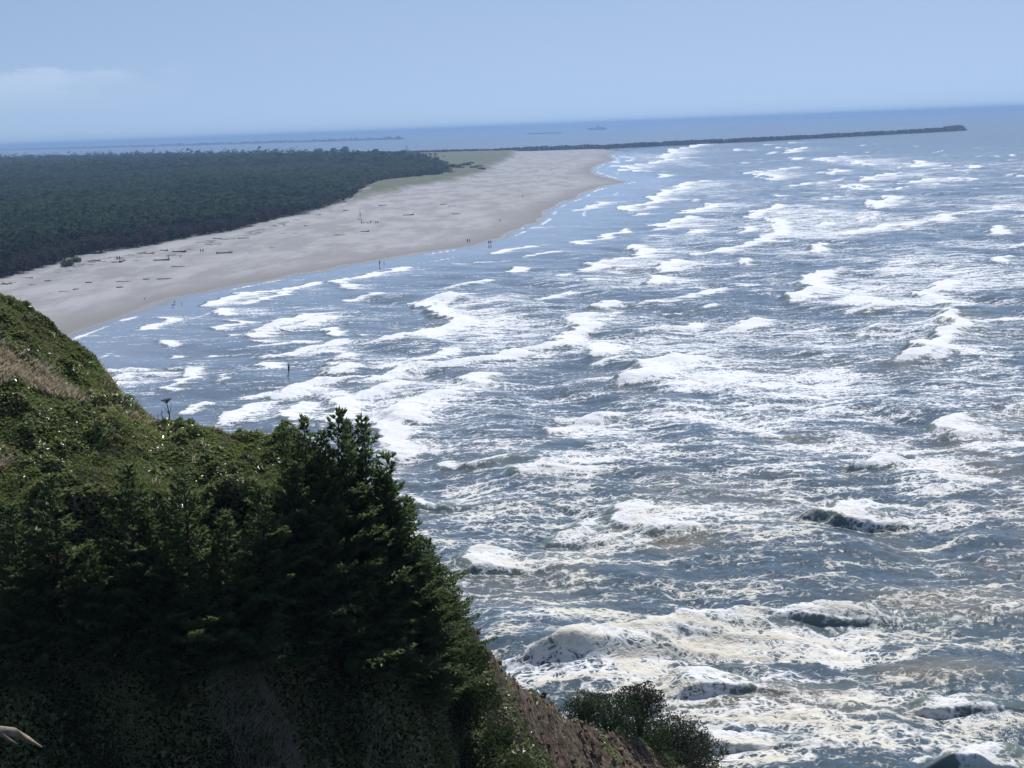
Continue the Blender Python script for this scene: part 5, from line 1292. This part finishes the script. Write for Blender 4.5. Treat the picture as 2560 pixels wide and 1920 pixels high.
# shrubs and low green bushes at the tree line and dunes
def low_bush(px, py, r, h, mat, lab, seed, grp):
    x, y, z = place(px, py); qq = np.random.default_rng(seed); n = 380; root = empty('bush', (x, y, z - .1))
    v = qq.normal(size=(n, 3)); v /= np.linalg.norm(v, axis=1)[:, None]; v *= (qq.random(n) ** .4)[:, None]; P = v * (0.75 + .5 * fbm(v[:, 0] * 2 + seed, v[:, 1] * 2, seed, 2))[:, None] * np.array([r, r, h * .55]) + np.array([0, 0, h * .5])
    V, F = leaf_quads(P, np.full(n, .09 * (r + h)), .4, .6); np_mesh('foliage', V, F, mat, dict(tint=np.repeat(qq.random(n), 4)), smooth=False, parent=root)
    mb = MB(); mb.tube([(0, 0, -.2), (.1, 0, h * .4), (0, .1, h * .8)], [.12, .08, .03], 5); mb.build('stem', m_bark, root); tag(root, lab, 'bush', grp)
m_bush = leaf_mat('dune_bush_leaf', (0.05, 0.085, 0.035), (0.13, 0.17, 0.08), .6, .25)
low_bush(168, 665, 3.0, 2.6, m_bush, 'bright green bush in front of the wood near the left', 1, 'bushes on the sand')
low_bush(190, 655, 2.5, 2.0, m_bush, 'flat green bush just right of the bright green bush', 2, 'bushes on the sand')
for i, (px, py, r, h) in enumerate([(1130, 424, 9, 6), (1146, 424, 8, 5), (1163, 419, 8, 5), (1186, 424, 6, 4), (1112, 430, 9, 6), (1203, 428, 6, 4), (1130, 441, 4, 2), (1120, 436, 8, 5), (1175, 413, 7, 4), (1060, 452, 4, 2.5), (1195, 421, 6, 4), (1092, 437, 8, 5)]):
    low_bush(px, py, r, h, m_pine if i % 3 != 1 else m_bush, 'low dark bush on the grassy dunes at the far end of the wood', 10 + i, 'bushes on the far dunes')
for i, (px, py, h) in enumerate([(800, 388, 15), (835, 387, 15), (864, 386, 17), (940, 391, 13), (925, 396, 12)]):
    o = copy_tree(protos[2]); x, y, z = place(px, py + 3); o.location = (x, y, z); o.scale = (h * 1.2, h * 1.2, h * 1.25); tag(o, 'taller round headed tree standing above the far end of the wood', 'tree', 'tall trees at the far end of the wood')
# shore birds
def bird(px, py, lab, seed, inair=0.0):
    x, y = on_plane(px, py, 0.15); mb = MB(); mb.tube([(-.28, 0, .22), (-.12, 0, .25), (.08, 0, .27), (.2, 0, .36), (.26, 0, .42)], [.02, .10, .12, .06, .04], 7); root = mb.build('gull', cloth('gull_feather', (.35, .35, .36)) if 'gull_feather' not in bpy.data.materials else bpy.data.materials['gull_feather'])
    mb = MB(); mb.tube([(.29, 0, .42), (.40, 0, .40)], [.02, .004], 5); mb.build('beak', m_hair, root)
    for s in (-1, 1):
        mb = MB(); mb.tube([(.02, .04 * s, .18), (.02, .04 * s, 0), (.07, .04 * s, 0)], [.012, .01, .008], 4); mb.build('leg', m_hair, root)
    root.location = (x, y, max(0, float(land_h(np.array([x]), np.array([y]))[0]))); root.rotation_euler = (0, 0, seed); root.scale = (1.6, 1.6, 1.6); tag(root, lab, 'bird', 'gulls at the waterline')
bird(960, 657, 'gull beside the lone angler in the wash', 1); bird(454, 759, 'gull in the shallow water at the left, nearest the waves', 2); bird(436, 757, 'gull just left of the one nearest the waves', .5); bird(432, 765, 'lowest gull of the three at the waterline', 3); bird(362, 751, 'gull on the dry sand above the waterline at the left', 2.2)
